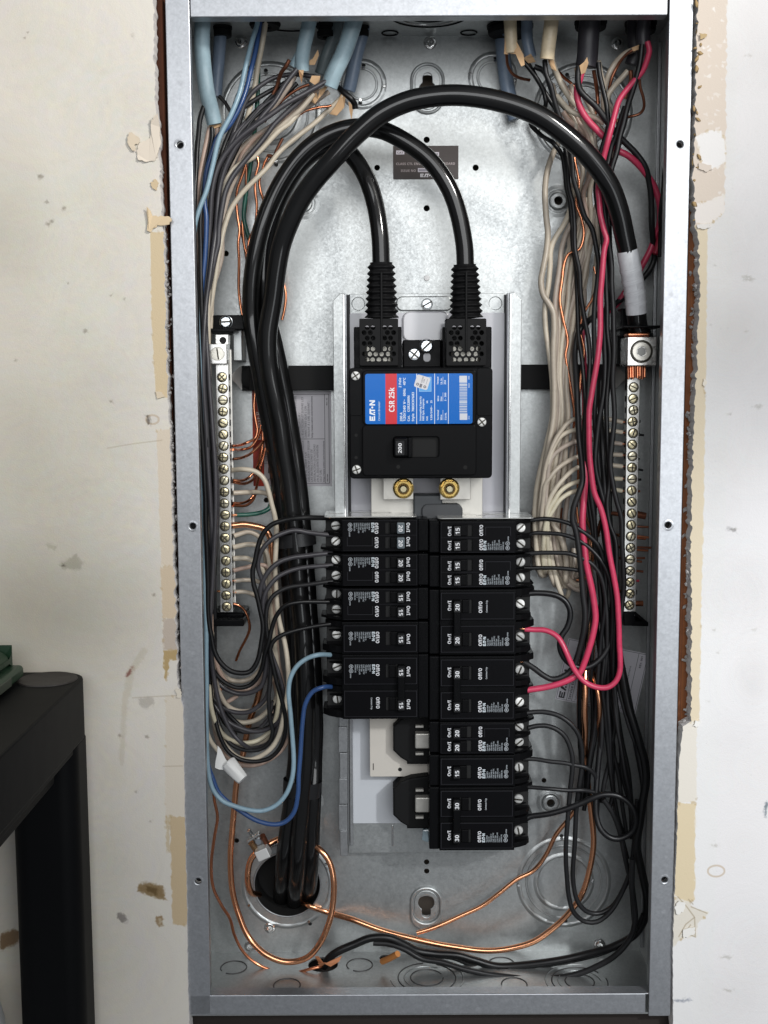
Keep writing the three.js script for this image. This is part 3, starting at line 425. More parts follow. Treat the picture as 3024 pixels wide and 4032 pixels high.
  for (const [x0, x1, nx] of [[1508, 1628, 1588], [1733, 1853, 1769]]) {
    const a = rect(x0, 1868, x1, 1968, -54); part(pan, 'bus_pad', rectBox(a, -64, -54, 0.0006), tin2);
    const p = at(nx, 1923, -52), nut = part(pan, 'flange_nut', lathe([[3.2, 0], [7.9, 0], [7.9, 1], [6.6, 1.6]], p.x, p.y, -0.0539), dichromate);
    const hx = new THREE.CylinderGeometry(0.0062, 0.0065, 0.0058, 6); hx.rotateX(Math.PI / 2); hx.rotateZ(0.5); hx.translate(p.x, p.y, -0.0502); part(nut, 'hex', toCreasedNormals(hx, 0.4), dichromate);
    part(nut, 'stud', lathe([[0, 3.6], [2.2, 3.6], [3.1, 2.8], [3.3, 0]], p.x, p.y, -0.0489), brass); part(nut, 'nut_recess', lathe([[3.2, 0.1], [4.4, 0.15]], p.x, p.y, -0.0473), std(0.12, 0.07, 0.02, 0.4, 0.8));
  }
  const cb = rect(1628, 1950, 1742, 2040, -58); part(pan, 'bus_insulator', rectBox(cb, -80, -58, 0.0015), std(0.05, 0.055, 0.06, 0.5));
  const cc = rect(1660, 1985, 1822, 2046, -56); part(pan, 'bus_insulator', extr(rrect(cc.l, cc.b, cc.r, cc.t, 0.005), -0.08, -0.056, 0.001), std(0.045, 0.048, 0.052, 0.5));
  // two stab insulators left open
  for (const [y0, y1] of [[2824, 3000], [3070, 3254]]) {
    const s = rect(1548, y0, 1692, y1, -62), b = 0.006, sh2 = poly([[s.r, s.t + 0.003], [s.l + 0.014, s.t + 0.001], [s.l + b, s.t - 0.002], [s.l, s.t - 0.008], [s.l, s.b + 0.009], [s.l + b, s.b + 0.003], [s.l + 0.011, s.b], [s.l + 0.011, s.b - 0.0022], [s.r, s.b - 0.0022]]);
    const st = part(pan, 'stab_insulator', extr(sh2, -0.082, -0.062, 0.0015), blackMatt), ym = (s.t + s.b) / 2;
    part(st, 'bus_stab', boxG(at(1634, 2900, -58).x, ym - 0.0055, -0.064, at(1692, 2900, -58).x, ym + 0.0068, -0.0555, 0.0012), tin2);
    for (const dy of [0.0115, -0.0106]) part(st, 'stab_edge', boxG(at(1636, 2900, -58).x, ym + dy - 0.0009, -0.064, at(1668, 2900, -58).x, ym + dy + 0.0009, -0.058, 0.0003), tin2);
  }
  { const h = at(1575, 3030, -72); part(pan, 'bus_hole', lathe([[0, 0.03], [1.6, 0.03]], h.x, h.y, -0.072, 14), voidBlack); part(pan, 'scratch_mark', boxG(at(1468, 3010, -72).x, at(1468, 3032, -72).y, -0.072, at(1472, 3010, -72).x, at(1468, 3006, -72).y, -0.0718, 0), std(0.1, 0.09, 0.08, 0.6)); }
  part(pan, 'clear_tab', extr(poly([[-0.004, -0.004], [0.001, -0.0062], [0.004, 0.001], [0.0035, 0.005], [-0.003, 0.0045]].map(([a, b]) => { const p = at(1680, 3290, -66); return [p.x + a, p.y + b]; })), -0.075, -0.066, 0.001), std(0.35, 0.45, 0.5, 0.08, 0, { clearcoat: 1, clearcoatRoughness: 0.03 }));
}
function slotScrew(parent, p, r, mat, turn, name = 'screw', hex = true, cross = false) {
  const s = put(parent, name, screwG(r, hex), mat, p), w = new THREE.BoxGeometry(r * 1.75, r * 0.26, 0.0009);
  for (const t of cross ? [0, Math.PI / 2] : [0]) { const g = new THREE.Mesh(w, slotMat); g.name = 'slot'; g.rotation.z = turn + t; g.position.set(0, 0, hex ? 0.0031 : 0.0017); s.add(g); } return s;
}
const brassPale = std(0.62, 0.57, 0.42, 0.32, 1);
const paleScrew = std(0.62, 0.62, 0.6, 0.45, 0.4);
const slotMat = std(0.05, 0.045, 0.035, 0.5, 0.6), SG = {};
function screwG(r, hex) { const k = r + '' + hex; return (SG[k] ||= hex ? (() => { const a = lathe([[r * 1000, 0], [r * 1000, 0.7], [r * 920, 1]], 0, 0, 0, 26), b = new THREE.CylinderGeometry(r * 0.72, r * 0.76, 0.0026, 6); b.rotateX(Math.PI / 2); b.translate(0, 0, 0.0021); const c = lathe([[0, 0], [r * 720, 0]], 0, 0, 0.001, 12); return merge([a, toCreasedNormals(b, 0.4), c]); })() : lathe([[0, 1.9], [r * 600, 1.75], [r * 900, 1.2], [r * 1000, 0.5], [r * 1000, -0.3]], 0, 0, 0, 24)); }
slotScrew(pan, at(1681, 1198, -83), 0.0045, zinc, 0.5);

// black insulated neutral strap crossing behind everything, twisted silver ends
{
  const st = thing('neutral_strap', 'black sleeved cross strap joining the two terminal bars', 'busbar strap', at(1700, 1485, -86));
  const a = rect(952, 1437, 2428, 1535, -86); part(st, 'sleeve', boxG(a.l, a.b, -0.0875, a.r, a.t, -0.0855, 0.0007), blackMatt);
  for (const [x0, x1] of [[905, 952], [2470, 2420]]) {
    const p = at(x0, 1488, -70), q = at(x1, 1487, -84), g = new THREE.PlaneGeometry(1, 1, 10, 6), v = g.attributes.position;
    for (let i = 0; i < v.count; i++) { const t = v.getX(i) + 0.5, s = v.getY(i), hw = 0.0095 * (0.35 + 0.65 * t), ang = (1 - t) * 1.3; v.setXYZ(i, p.x + (q.x - p.x) * t, p.y + (q.y - p.y) * t + Math.cos(ang) * s * 2 * hw, p.z + (q.z - p.z) * t + Math.sin(ang) * s * 2 * hw); }
    g.computeVertexNormals(); part(st, 'twisted_end', g, std(0.62, 0.61, 0.58, 0.45, 0.5, { side: THREE.DoubleSide }));
    const sl = new THREE.CylinderGeometry(0.0098, 0.006, 0.007, 14); sl.scale(1, 1, 0.25); sl.rotateZ(x0 < x1 ? -Math.PI / 2 : Math.PI / 2); const m = at(x1 + (x0 < x1 ? 12 : -12), 1487, -85); sl.translate(m.x, m.y, m.z); part(st, 'sleeve_end', sl, blackMatt);
  }
}
// ---------------------------------------------------------------- terminal bars
function terminalBar(px, py0, pitch, n, half, topY, botY, label, side) {
  const b = at(px, botY, -50), g = thing('terminal_bar', label, 'terminal bar', b);
  const Z = -50, x = (y) => at(px + (y - py0) * 0.0185 * side, y, Z), T = x(topY), B = x(botY), X = (T.x + B.x) / 2 - side * 0.0002;
  part(g, 'bar', boxG(X - half, B.y, -0.06, X + half, T.y, -0.05, 0.0004), alu);
  part(g, 'bar_edge', boxG(X + half + 0.0002, B.y + 0.006, -0.0596, X + half + 0.0012, T.y - 0.01, -0.0585, 0), std(0.75, 0.74, 0.7, 0.5));
  for (let i = 0; i < n; i++) {
    const p = x(py0 + i * pitch); p.x = X + rr(-0.0003, 0.0003); const m = [brass, brass, brassPale][Math.floor(rnd() * 3)];
    part(g, 'screw_socket', lathe([[0, 0.05], [3.9, 0.05]], p.x, p.y, -0.05, 18), std(0.05, 0.045, 0.035, 0.6, 0.5));
    slotScrew(g, V3(p.x + rr(-0.0002, 0.0002), p.y, -0.0497), 0.0033, m, rr(0, 3.1), 'screw', false, rnd() < 0.45);
    part(g, 'wire_hole', boxG(X + side * half, p.y - 0.0022, -0.057, X + side * (half + 0.00015), p.y + 0.0022, -0.053, 0), voidBlack);
  }
  return { g, X, half };
}
const barL = terminalBar(876, 1485, 45.2, 21, 0.0048, 1322, 2411, 'left terminal bar crowded with bare copper and white wires', 1);
const barR = terminalBar(2494, 1525, 45.16, 20, 0.0048, 1330, 2409, 'right terminal bar under the white taped neutral cable', -1);
function mergeCap(q) { const s = circ(q.x, q.y, 0.0068, THREE.Shape); s.holes.push(circ(q.x, q.y, 0.0037)); return extr(s, q.z - 0.0008, q.z + 0.0009, 0.0003); }
{ // lugs and brackets
  const a = rect(821, 1353, 893, 1434, -42), l = part(barL.g, 'lug', rectBox(a, -58, -42, 0.0007), alu), p = at(857, 1393, -42);
  part(l, 'lug_screw', lathe([[0, 0.2], [4.5, 0.2], [4.7, 0.4], [5.1, 0.4], [5.3, 0]], p.x, p.y, p.z), tin); const sl = boxG(p.x - 0.0042, p.y - 0.0005, -0.0418, p.x + 0.0042, p.y + 0.0005, -0.0416, 0); sl.translate(-p.x, -p.y, 0); sl.rotateZ(1.7); sl.translate(p.x, p.y, 0); part(l, 'slot', sl, slotMat);
  const t = rect(848, 1317, 899, 1356, -50); part(barL.g, 'bar_end', rectBox(t, -60, -49.8, 0.0004), alu); const h = at(878, 1340, -50); part(barL.g, 'bar_hole', lathe([[0, 0], [2.6, 0]], h.x, h.y, -0.0496), voidBlack);
  const b = rect(826, 1240, 966, 1300, -62); part(barL.g, 'bracket', rectBox(b, -96, -62, 0.0012), plastic); const c = rect(800, 1293, 925, 1307, -48); part(barL.g, 'bracket_lip', rectBox(c, -80, -48, 0.0006), plastic);
  const s = rect(918, 1300, 952, 1420, -70); part(barL.g, 'bracket_foot', rectBox(s, -96, -70, 0.0006), steel);
  slotScrew(barL.g, at(890, 1268, -61.8), 0.005, zinc, 0.05, 'bracket_screw');
  const d = rect(835, 2413, 962, 2452, -64); part(barL.g, 'bracket', rectBox(d, -96, -64, 0.0015), plastic); const e = rect(834, 2440, 960, 2467, -50); part(barL.g, 'bracket_lip', rectBox(e, -90, -50, 0.001), plastic);
  const f = rect(2470, 1325, 2586, 1441, -36), L = part(barR.g, 'lug', rectBox(f, -62, -36, 0.0008), alu), q = at(2526, 1384, -36);
  part(L, 'set_screw', mergeCap(q), tin); part(L, 'screw_rim', lathe([[6.9, 0.06], [8.2, 0.1], [8.5, 0]], q.x, q.y, q.z), slotMat);
  const hx = new THREE.CylinderGeometry(0.0036, 0.0036, 0.0006, 6); hx.rotateX(Math.PI / 2); hx.translate(q.x, q.y, -0.0362); part(L, 'hex_socket', hx, std(0.22, 0.22, 0.21, 0.4, 0.8));
  const h2 = rect(2440, 1215, 2480, 1330, -62); part(barR.g, 'bracket', rectBox(h2, -96, -58, 0.001), plastic); const h3 = rect(2452, 1281, 2606, 1291, -34); part(barR.g, 'bracket_lip', rectBox(h3, -90, -34, 0.0008), plastic);
  const h4 = rect(2430, 1320, 2470, 1440, -66); part(barR.g, 'bracket', rectBox(h4, -96, -64, 0.001), plastic);
  const k0 = at(2448, 2407, -56), k1 = at(2500, 2407, -50), k2 = at(2554, 2452, -50), k3 = at(2450, 2458, -56); const br = new THREE.Shape([[k0.x, k0.y], [k1.x, k1.y], [k2.x, k2.y], [k2.x, k2.y - 0.003], [k3.x, k3.y]].map(([x, y]) => new THREE.Vector2(x, y))); br.holes.push(new THREE.Path([[k1.x - 0.0005, k1.y - 0.0028], [k2.x - 0.0045, k2.y + 0.001], [k1.x + 0.001, k2.y + 0.001]].map(([x, y]) => new THREE.Vector2(x, y)).reverse())); part(barR.g, 'bracket', extr(br, -0.075, -0.05, 0.0007), plastic);
}

// ---------------------------------------------------------------- main breaker
const main = thing('main_breaker', 'large black main breaker with blue and red label and 200 handle', 'circuit breaker', at(1655, 1884, -70));
{
  const q = rect(1376, 1447, 1939, 1884, -27);
  part(main, 'housing', extr(rrect(q.l, q.b, q.r, q.t, 0.0032), -0.082, -0.027, 0.0009), plastic);
  const c = rect(1427, 1457, 1876, 1672, -24.5); part(main, 'label_bed', extr(rrect(c.l, c.b, c.r, c.t, 0.003), -0.028, -0.0245, 0.0007), plastic);
  const d = rect(1427, 1673, 1876, 1872, -23.5), ds = rrect(d.l, d.b, d.r, d.t, 0.003), slot = rect(1549, 1720, 1728, 1800, -23.5); ds.holes.push(rrect(slot.l, slot.b, slot.r, slot.t, 0.002, THREE.Path));
  part(main, 'cover', extr(ds, -0.028, -0.0235, 0.0006), plasticMatt); part(main, 'slot_bottom', boxG(slot.l - 0.001, slot.b - 0.001, -0.0269, slot.r + 0.001, slot.t + 0.001, -0.0266, 0), voidBlack);
  const h = rect(1550, 1724, 1608, 1800, -14), hn = part(main, 'handle', boxG(h.l, h.b, -0.027, h.r, h.t, -0.0155, 0.0016), plastic), hs = rect(1606, 1722, 1624, 1802, -20); part(hn, 'handle_slide', rectBox(hs, -27, -20.5, 0.0008), plastic);
  sticker(hn, 'rating', rect(1558, 1736, 1592, 1792, -15), -15.5, canvas(160, 260, (k) => { k.fillStyle = '#131315'; k.fillRect(0, 0, 160, 260); k.fillStyle = '#e9e9ea'; say(k, '200', 112, 228, 92, 190, UP); }), null, 0.4);
  for (const [x0, x1] of [[1377, 1426], [1878, 1938]]) { const s = rect(x0, 1449, x1, 1637, -26.2); part(main, 'end_cap', extr(rrect(s.l, s.b, s.r, s.t, 0.002), -0.0272, -0.0263, 0.0003), plastic); }
  for (const [x, y] of [[1400, 1480], [1404, 1849], [1897, 1662]]) slotScrew(main, at(x, y, -25.8), 0.0034, paleScrew, rr(0, 1.5), 'screw', false, true);
  for (const [x, y, r] of [[1394, 1540, 3.2], [1402, 1714, 1.2], [1402, 1802, 1.2], [1568, 1838, 1.4], [1832, 1840, 1.5]]) { const p = at(x, y, x < 1420 ? -26 : -23.5); part(main, r > 3 ? 'plug' : 'hole', lathe([[0, 0.02], [r, 0.02]], p.x, p.y, x < 1420 ? (r > 3 ? -0.0261 : -0.0269) : -0.0234, 16), r > 3 ? plasticMatt : voidBlack); }
  // label
  const tex = canvas(1460, 690, (k, W, H) => {
    k.translate(-63, -100); k.fillStyle = '#0068c2'; k.fillRect(0, 0, 1600, 900); k.fillStyle = '#d23640'; k.fillRect(338, 0, 156, 900); k.fillStyle = '#eef2f6';
    maker(k, 196, 745, 76, 284, UP); say(k, 'Circuit Breaker', 264, 745, 36, 268, UP, 'sans-serif', 'normal'); say(k, 'CSR 25k', 460, 628, 104, 340, UP);
    const t = (s, x, y, l, z = 46) => say(k, s, x, y, z, l, UP); t('200 A', 568, 755, 124); t('2 Pole', 553, 290, 136); t('120/240 V~', 612, 755, 305); t('60Hz', 612, 408, 106); t('40°C', 612, 258, 104); t('Cat.', 668, 755, 88, 42); t('CSR2200N', 668, 625, 228, 42); t('Style', 728, 755, 110, 44); t('7803C07G83', 728, 622, 270, 42);
    t('Interrupting Capacity', 826, 747, 336, 34); t('RMS Sym. Amperes', 864, 747, 304, 34); t('Volt', 916, 747, 62, 34); t('kA', 916, 506, 36, 34); t('120/240~', 974, 745, 208, 34); t('25', 974, 506, 40, 34);
    t('Terminal', 1064, 740, 142, 32); t('Wire', 1108, 740, 76, 32); t('CU/AL', 1168, 740, 104, 34); t('Wire', 1066, 480, 76, 32); t('Size', 1108, 480, 66, 32); t('2 - 300', 1164, 478, 116, 32); t('Torque', 1060, 250, 108, 30); t('Lb. In.', 1108, 250, 92, 30); t('250', 1160, 250, 60, 32);
    for (const x of [758, 1003, 1190]) k.fillRect(x, 0, 8, 900); for (const [a, b] of [[740, 600], [480, 360], [250, 145]]) k.fillRect(1118, b, 4, a - b);
    k.lineWidth = 10; k.strokeStyle = '#8ec1ec'; k.strokeRect(800, 150, 158, 192); k.fillStyle = '#5fa8e6'; k.fillRect(806, 156, 146, 180);
    k.save(); k.translate(838, 218); k.rotate(0.3); k.fillStyle = '#dad8da'; k.beginPath(); k.roundRect(-95, -88, 190, 176, 26); k.fill(); k.fillStyle = '#77757c'; k.beginPath(); k.arc(-52, 44, 20, 0, 7); k.fill(); k.fillRect(-22, 26, 34, 50); k.beginPath(); k.arc(52, 50, 20, 0, 7); k.fill(); k.fillStyle = '#dad8da'; k.fillRect(-58, 36, 12, 16); k.fillRect(46, 42, 12, 16); k.fillStyle = '#6a6870'; say(k, 'LISTED', 0, 10, 24, 90, UP); say(k, 'CSR', 26, 0, 24, 50, UP); k.fillRect(56, -60, 4, 74); k.restore();
    k.fillStyle = '#d5d8df'; k.fillRect(1342, 132, 104, 88); k.fillRect(1348, 650, 104, 88); for (let y = 222; y < 648; y += rr(9, 17)) k.fillRect(1344, y, 104, rr(4, 10)); k.fillStyle = '#c9d2e2'; say(k, '200', 1480, 185, 26, 50, UP); say(k, '1423', 1484, 300, 28, 64, UP); say(k, 'A12', 1484, 732, 28, 50, UP);
    k.strokeStyle = '#1b6fc6'; k.lineWidth = 3; for (let i = 0; i < 20; i++) { k.globalAlpha = 0.4; const x = rr(64, 330), y = rr(110, 440); k.beginPath(); k.moveTo(x, y); k.lineTo(x + rr(-40, 40), y + rr(10, 60)); k.stroke(); } k.globalAlpha = 1;
  });
  const l = rect(1438, 1471, 1861, 1669, -24); sticker(main, 'label', l, -24.4, tex, 'blue label with a red band and white sideways lettering', 0.22, 0.0018);
  // mounting foot between the lugs
  const f = rect(1586, 1338, 1738, 1448, -66); part(main, 'mounting_foot', rectBox(f, -82, -66, 0.0012), plastic); slotScrew(main, at(1679, 1363, -64), 0.0056, zinc, 0.75, 'mounting_screw'); const sw = rect(1667, 1390, 1695, 1424, -66); part(main, 'adjusting_slot', extr(rrect(sw.l, sw.b, sw.r, sw.t, 0.0024), -0.0662, -0.0658), std(0.5, 0.5, 0.52, 0.4));
  slotScrew(main, at(1631, 1396, -66), 0.0046, zinc, 0.9, 'round_stud', false, true);
  const bk = rect(1393, 1290, 1937, 1452, -70); for (const [x0, x1] of [[1393, 1582], [1742, 1937]]) { const s = rect(x0, 1286, x1, 1452, -52); part(main, 'lug_housing', rectBox(s, -82, -54, 0.001), plastic); }
  // vented lug covers with ribbed boots
  for (const [x0, x1, bx, tx, ty] of [[1415, 1568, 1503, 1501, 1034], [1757, 1915, 1836, 1830, 1042]]) {
    const s = rect(x0, 1254, x1, 1440, -38), cv = rrect(s.l, s.b, s.r, s.t, 0.0012), hole = 0.00165;
    const rows = [[0.81, [0.2, 0.35, 0.65, 0.8]], [0.7, [0.12, 0.28, 0.72, 0.88]], [0.585, [0.2, 0.35, 0.65, 0.8]], [0.47, [0.12, 0.27, 0.73, 0.88]], [0.36, [0.2, 0.35, 0.65, 0.8]], [0.25, [0.12, 0.27, 0.42, 0.57, 0.74, 0.88]], [0.13, [0.2, 0.34, 0.5, 0.66, 0.8]]];
    for (const [v, us] of rows) for (const u of us) cv.holes.push(circ(s.l + s.w * u, s.b + s.h * v, hole));
    const bt = part(main, 'lug_cover', extr(cv, -0.041, -0.038, 0.0003, 10), rubber); part(bt, 'cover_side', boxG(s.l, s.b, -0.06, s.l + 0.001, s.t, -0.041, 0), rubber); part(bt, 'cover_side', boxG(s.r - 0.001, s.b, -0.06, s.r, s.t, -0.041, 0), rubber); part(bt, 'cover_side', boxG(s.l, s.t - 0.001, -0.06, s.r, s.t, -0.041, 0), rubber);
    const lw = rect(x0 + 16, 1352, x1 - 20, 1436, -52); part(main, 'lug', rectBox(lw, -60, -53, 0.003), tin);
    const p0 = at(bx, 1256, -48), p1 = at(tx, ty, -47), n = 9, prof = [], L = p0.distanceTo(p1); prof.push(new THREE.Vector2(0.0001, 0)); for (let i = 0; i < n; i++) { const y = L * i / n, r = 0.0128 - 0.0028 * (i / n); prof.push(new THREE.Vector2(r, y + L / n * 0.2), new THREE.Vector2(r, y + L / n * 0.3), new THREE.Vector2(r - 0.0021, y + L / n * 0.75), new THREE.Vector2(r - 0.0021, y + L / n * 0.85)); } prof.push(new THREE.Vector2(0.0085, L), new THREE.Vector2(0.0066, L));
    const g = new THREE.LatheGeometry(prof, 32); g.scale(1, 1, 0.82); g.applyQuaternion(new THREE.Quaternion().setFromUnitVectors(V3(0, 1, 0), p1.clone().sub(p0).normalize())); g.translate(p0.x, p0.y, p0.z); part(bt, 'ribbed_boot', toCreasedNormals(g, 0.5), rubber);
    const m0 = at(bx, 1385, -37), m1 = at(tx, 1070, -37); part(bt, 'seam', boxG(m0.x - 0.0008, m0.y, -0.0395, m0.x + 0.0008, m1.y, -0.0372, 0.0005), rubber);
  }
}

// ---------------------------------------------------------------- branch breakers (built lying along y, handle end up)
const IN = 0.0254, XC = at(1689, 2600, -34).x, LEN = 0.0792;
const yL = at(1500, 2043, -34).y, yR = at(1850, 2049, -34).y;
const px = 14;
function facePrint(kind, amps, first, tie) {
  return canvas(Math.round(25.4 * px), Math.round(57 * px), (c, W, H) => {
    c.fillStyle = '#0e0e10'; c.fillRect(0, 0, W, H); for (let i = 0; i < 300; i++) { c.globalAlpha = 0.035; c.fillStyle = i % 2 ? '#000' : '#55555a'; c.fillRect(rnd() * W, rnd() * H, rr(2, 30), rr(1, 3)); } c.globalAlpha = 1;
    const Y = (mm) => (71 - mm) * px, X = (mm) => mm * px, t = (s, x, y, z, l) => say(c, s, X(x), Y(y), z * px, l * px, 0, 'sans-serif', 'bold'); c.fillStyle = '#e6e7ea';
    const legend = (x, n) => { c.fillStyle = '#d4dde2'; maker(c, X(x), Y(36.3), 2.3 * px, 7.2 * px); ['Type BR' + amps, 'Type C' + amps, '120/240 V~', 'CuAl  60/75C', 'HACR Type', n + ' Pole Unit J-402', 'E7819 - T', 'LR43556 (W)'].forEach((s, i) => { c.fillStyle = '#aeb5ba'; say(c, s, X(x), Y(34.3 - i * 1.62), 1.55 * px, [5.6, 4.6, 7.2, 7.8, 5.6, 8, 4.6, 6.4][i] * px); });
      c.strokeStyle = '#c9cfd4'; c.lineWidth = 4; for (const k of [1.6, 5.1]) { c.beginPath(); c.arc(X(x + k), Y(20.2), 1.45 * px, 0, 7); c.stroke(); } c.fillStyle = '#c9cfd4'; say(c, 'SP', X(x + 0.7), Y(19.6), 1.9 * px, 1.9 * px); say(c, 'UL', X(x + 4.2), Y(19.6), 1.9 * px, 1.9 * px); say(c, 'LISTED', X(x + 7.1), Y(19.3), 1.2 * px, 3.6 * px); };
    c.fillStyle = '#8a8a90'; for (let i = 0; i < 90; i++) { c.globalAlpha = rr(0.04, 0.22); c.fillRect(rnd() * W, rnd() * H, rr(1, 3), rr(1, 3)); } c.globalAlpha = 1; c.fillStyle = '#e6e7ea';
    if (kind === 'tandem') { c.strokeStyle = '#2a2a2e'; c.lineWidth = 4; c.strokeRect(X(0.9), 3, X(23.5), H - 6); for (const x of [2.5, 13.6]) { t('On/I', x, 63, 3.7, 7.6); t('Off/O', x, 38.9, 3.7, 8.8); } legend(2.6, 2); c.strokeStyle = '#37373b'; c.lineWidth = 4; c.beginPath(); c.moveTo(X(13.8), Y(37)); c.lineTo(X(20.5), Y(37)); c.lineTo(X(20.5), Y(18)); c.lineTo(X(13.8), Y(18)); c.stroke(); c.strokeStyle = '#2e2e32'; c.lineWidth = 3; c.beginPath(); c.moveTo(X(12.4), 0); c.lineTo(X(12.4), Y(42)); c.stroke(); }
    else { c.strokeStyle = '#232327'; c.lineWidth = 3; c.strokeRect(2, 2, W - 4, H - 4); t('On/I', 9, 63, 3.7, 8.2); t('Off/O', 7.2, 39.3, 3.7, 9.4); if (first) legend(7.4, kind === 'single' ? 1 : 2); else { c.fillStyle = '#c4c8cc'; say(c, 'Common Trip', X(7.6), Y(35.2), 1.7 * px, 9.6 * px); } c.strokeStyle = '#333337'; c.lineWidth = 4; c.strokeRect(X(2.6), Y(70.5), X(20.4), Y(15) - Y(70.5)); }
  });
}
function amps(n, bg = '#0e0e10') { return canvas(120, 90, (c) => { c.fillStyle = bg; c.fillRect(0, 0, 120, 90); c.fillStyle = '#e4e5e7'; say(c, n, 16, 76, 80, 88, 0, 'sans-serif', 'bold'); }); }
const footG = (x0, x1) => {                                        // stepped terminal end
  const parts = [boxG(x0 + 0.0004, 0.0015, -0.05, x1 - 0.0004, 0.015, -0.014, 0.0006)]; return merge(parts);
};
const faceG = {};
function breaker(name, label, side, slot, kind, rating, tone) {
  const poles = kind === 'double' ? 2 : 1, W = IN * poles, y0 = (side < 0 ? yL : yR) - slot * IN;
  const g = new THREE.Group(); g.name = numbered(name); scene.add(g); tag(g, label, 'circuit breaker', 'branch breakers in two columns');
  if (side < 0) { g.position.set(XC - LEN - 0.0003, y0, -0.034); g.rotation.z = -Math.PI / 2; } else { g.position.set(XC + LEN + 0.0003, y0 - W, -0.034); g.rotation.z = Math.PI / 2; }
  const add = (n, geo, m, p = g) => { const o = new THREE.Mesh(geo, m); o.name = n; p.add(o); return o; };
  add('case', boxG(0.0003, 0.0135, -0.05, W - 0.0003, 0.0715, -0.0016, 0.0007), plastic);
  add('shoulder', boxG(0.0006, 0.0712, -0.05, W - 0.0006, LEN, -0.0035, 0.001), plastic);
  add('foot', footG(0, W), plasticMatt);
  for (let i = 0; i < poles; i++) {
    const ox = i * IN, slots = kind === 'tandem' ? [[2.2, 11.2], [13.4, 22.4]] : [[7.2, 18]], m = (v) => v / 1000, key = kind === 'tandem' ? 't' : 's';
    if (!faceG[key]) {
      const s = rrect(m(key === 't' ? 0.8 : 1.9), m(14.5), m(key === 't' ? 24.4 : 23.3), m(71), 0.0006);
      for (const [a, b] of slots) s.holes.push(rrect(m(a), m(46.8), m(b), m(61.6), 0.0004, THREE.Path));
      const body = extr(s, -0.0045, 0, 0.0004), pr = new THREE.ShapeGeometry(s.clone(), 8), p = pr.attributes.position, uv = pr.attributes.uv;
      for (let k = 0; k < p.count; k++) { uv.setXY(k, p.getX(k) / 0.0254, (p.getY(k) - 0.014) / 0.057); p.setXY(k, (p.getX(k) - 0.0127) * 0.972 + 0.0127, (p.getY(k) - 0.0425) * 0.985 + 0.0425); } pr.translate(0, 0, 0.00008); faceG[key] = [body, pr];
    }
    const f = add('face', faceG[key][0], plastic); f.position.x = ox;
    const isFirst = side < 0 ? i === 0 : i === 0; const pr = add('print', faceG[key][1], std(1, 1, 1, 0.34, 0, { specularIntensity: 0.12, map: facePrint(kind, rating, poles === 1 || isFirst) }), f);
    for (const [a, b] of slots) {
      add('slot', boxG(ox + m(a), m(46.9), -0.0017, ox + m(b), m(61.5), -0.0013, 0), voidBlack);
      if (kind !== 'double') {
        const h = add('handle', boxG(ox + m(a + 0.4), m(55.6), -0.003, ox + m(b - 0.4), m(61.2), 0.0042, 0.0008), tone || plastic);
        const sl = boxG(ox + m(a + 0.4), m(50.5), -0.003, ox + m(b - 0.4), m(56), 0.0012, 0.0006); add('handle_skirt', sl, plasticMatt, h);
        const lg = new THREE.PlaneGeometry(m(Math.min(b - a, 9) - 1.8), 0.0048); lg.translate(ox + m((a + b) / 2), 0.0584, 0.00432); add('rating', lg, std(1, 1, 1, 0.45, 0, { map: amps(rating, tone ? '#566066' : '#0e0e10') }), h);
      } else add('handle_skirt', boxG(ox + m(a + 0.4), m(49), -0.003, ox + m(b - 0.4), m(54.5), 0.0006, 0.0006), plasticMatt);
    }
    // terminals: ribs, screws, wire pockets
    for (const [sx, w] of kind === 'tandem' ? [[6.2, 9], [18.2, 9]] : [[12, 12]]) {
      const X = ox + m(sx); add('terminal_pocket', boxG(X - m(w / 2 - 0.6), 0.0018, -0.0139, X + m(w / 2 - 0.6), 0.0142, -0.0136, 0), voidBlack);
      const sc = add('terminal_screw', screwG(0.0036, false), paleScrew); sc.position.set(X, 0.0092, -0.0128); sc.rotation.set(rr(-0.25, 0.1), rr(-0.2, 0.2), rr(0, 3));
      const q = add('slot', new THREE.BoxGeometry(0.0062, 0.0011, 0.0008), slotMat, sc); q.position.z = 0.0018;
    }
    for (const [a, b, y, z] of kind === 'tandem' ? [[0.5, 1.9, -1.2, -4.5], [10.8, 13.4, 0, -6], [22.8, 24.9, -2.6, -5]] : [[0.6, 4.6, 0.6, -7], [19.6, 24.8, -1.8, -5.5], [8, 9, 3, -9]]) {
      const sh = new THREE.Shape([[m(y), -0.034], [0.0142, -0.034], [0.0142, m(z) + 0.002], [0.009, m(z)], [0.0035, m(z) - 0.004], [m(y), -0.016]].map(([u, v]) => new THREE.Vector2(u, v)));
      const e = extr(sh, 0, m(b - a), 0.0003); e.applyMatrix4(new THREE.Matrix4().set(0, 0, 1, 0, 1, 0, 0, 0, 0, 1, 0, 0, 0, 0, 0, 1)); e.translate(ox + m(a), 0, 0); add('terminal_wall', e, plasticMatt);
    }
  }
  if (poles === 2) {
    const tb = add('tie_handle', boxG(0.0076, 0.0556, -0.003, W - 0.0076, 0.0612, 0.0046, 0.001), plastic);
    for (const X of [0.0127, 0.0381]) { const lg = new THREE.PlaneGeometry(0.0072, 0.0048); lg.translate(X, 0.0584, 0.00472); add('rating', lg, std(1, 1, 1, 0.45, 0, { map: amps(rating) }), tb); }
  }
  return g;
}
const slotTop = std(0.22, 0.25, 0.27, 0.4);
breaker('circuit_breaker', 'tandem breaker with grey 20 handles, topmost of the left column', -1, 0, 'tandem', '20', slotTop);
breaker('circuit_breaker', 'tandem breaker with black 20 handles, second in the left column', -1, 1.03, 'tandem', '20');
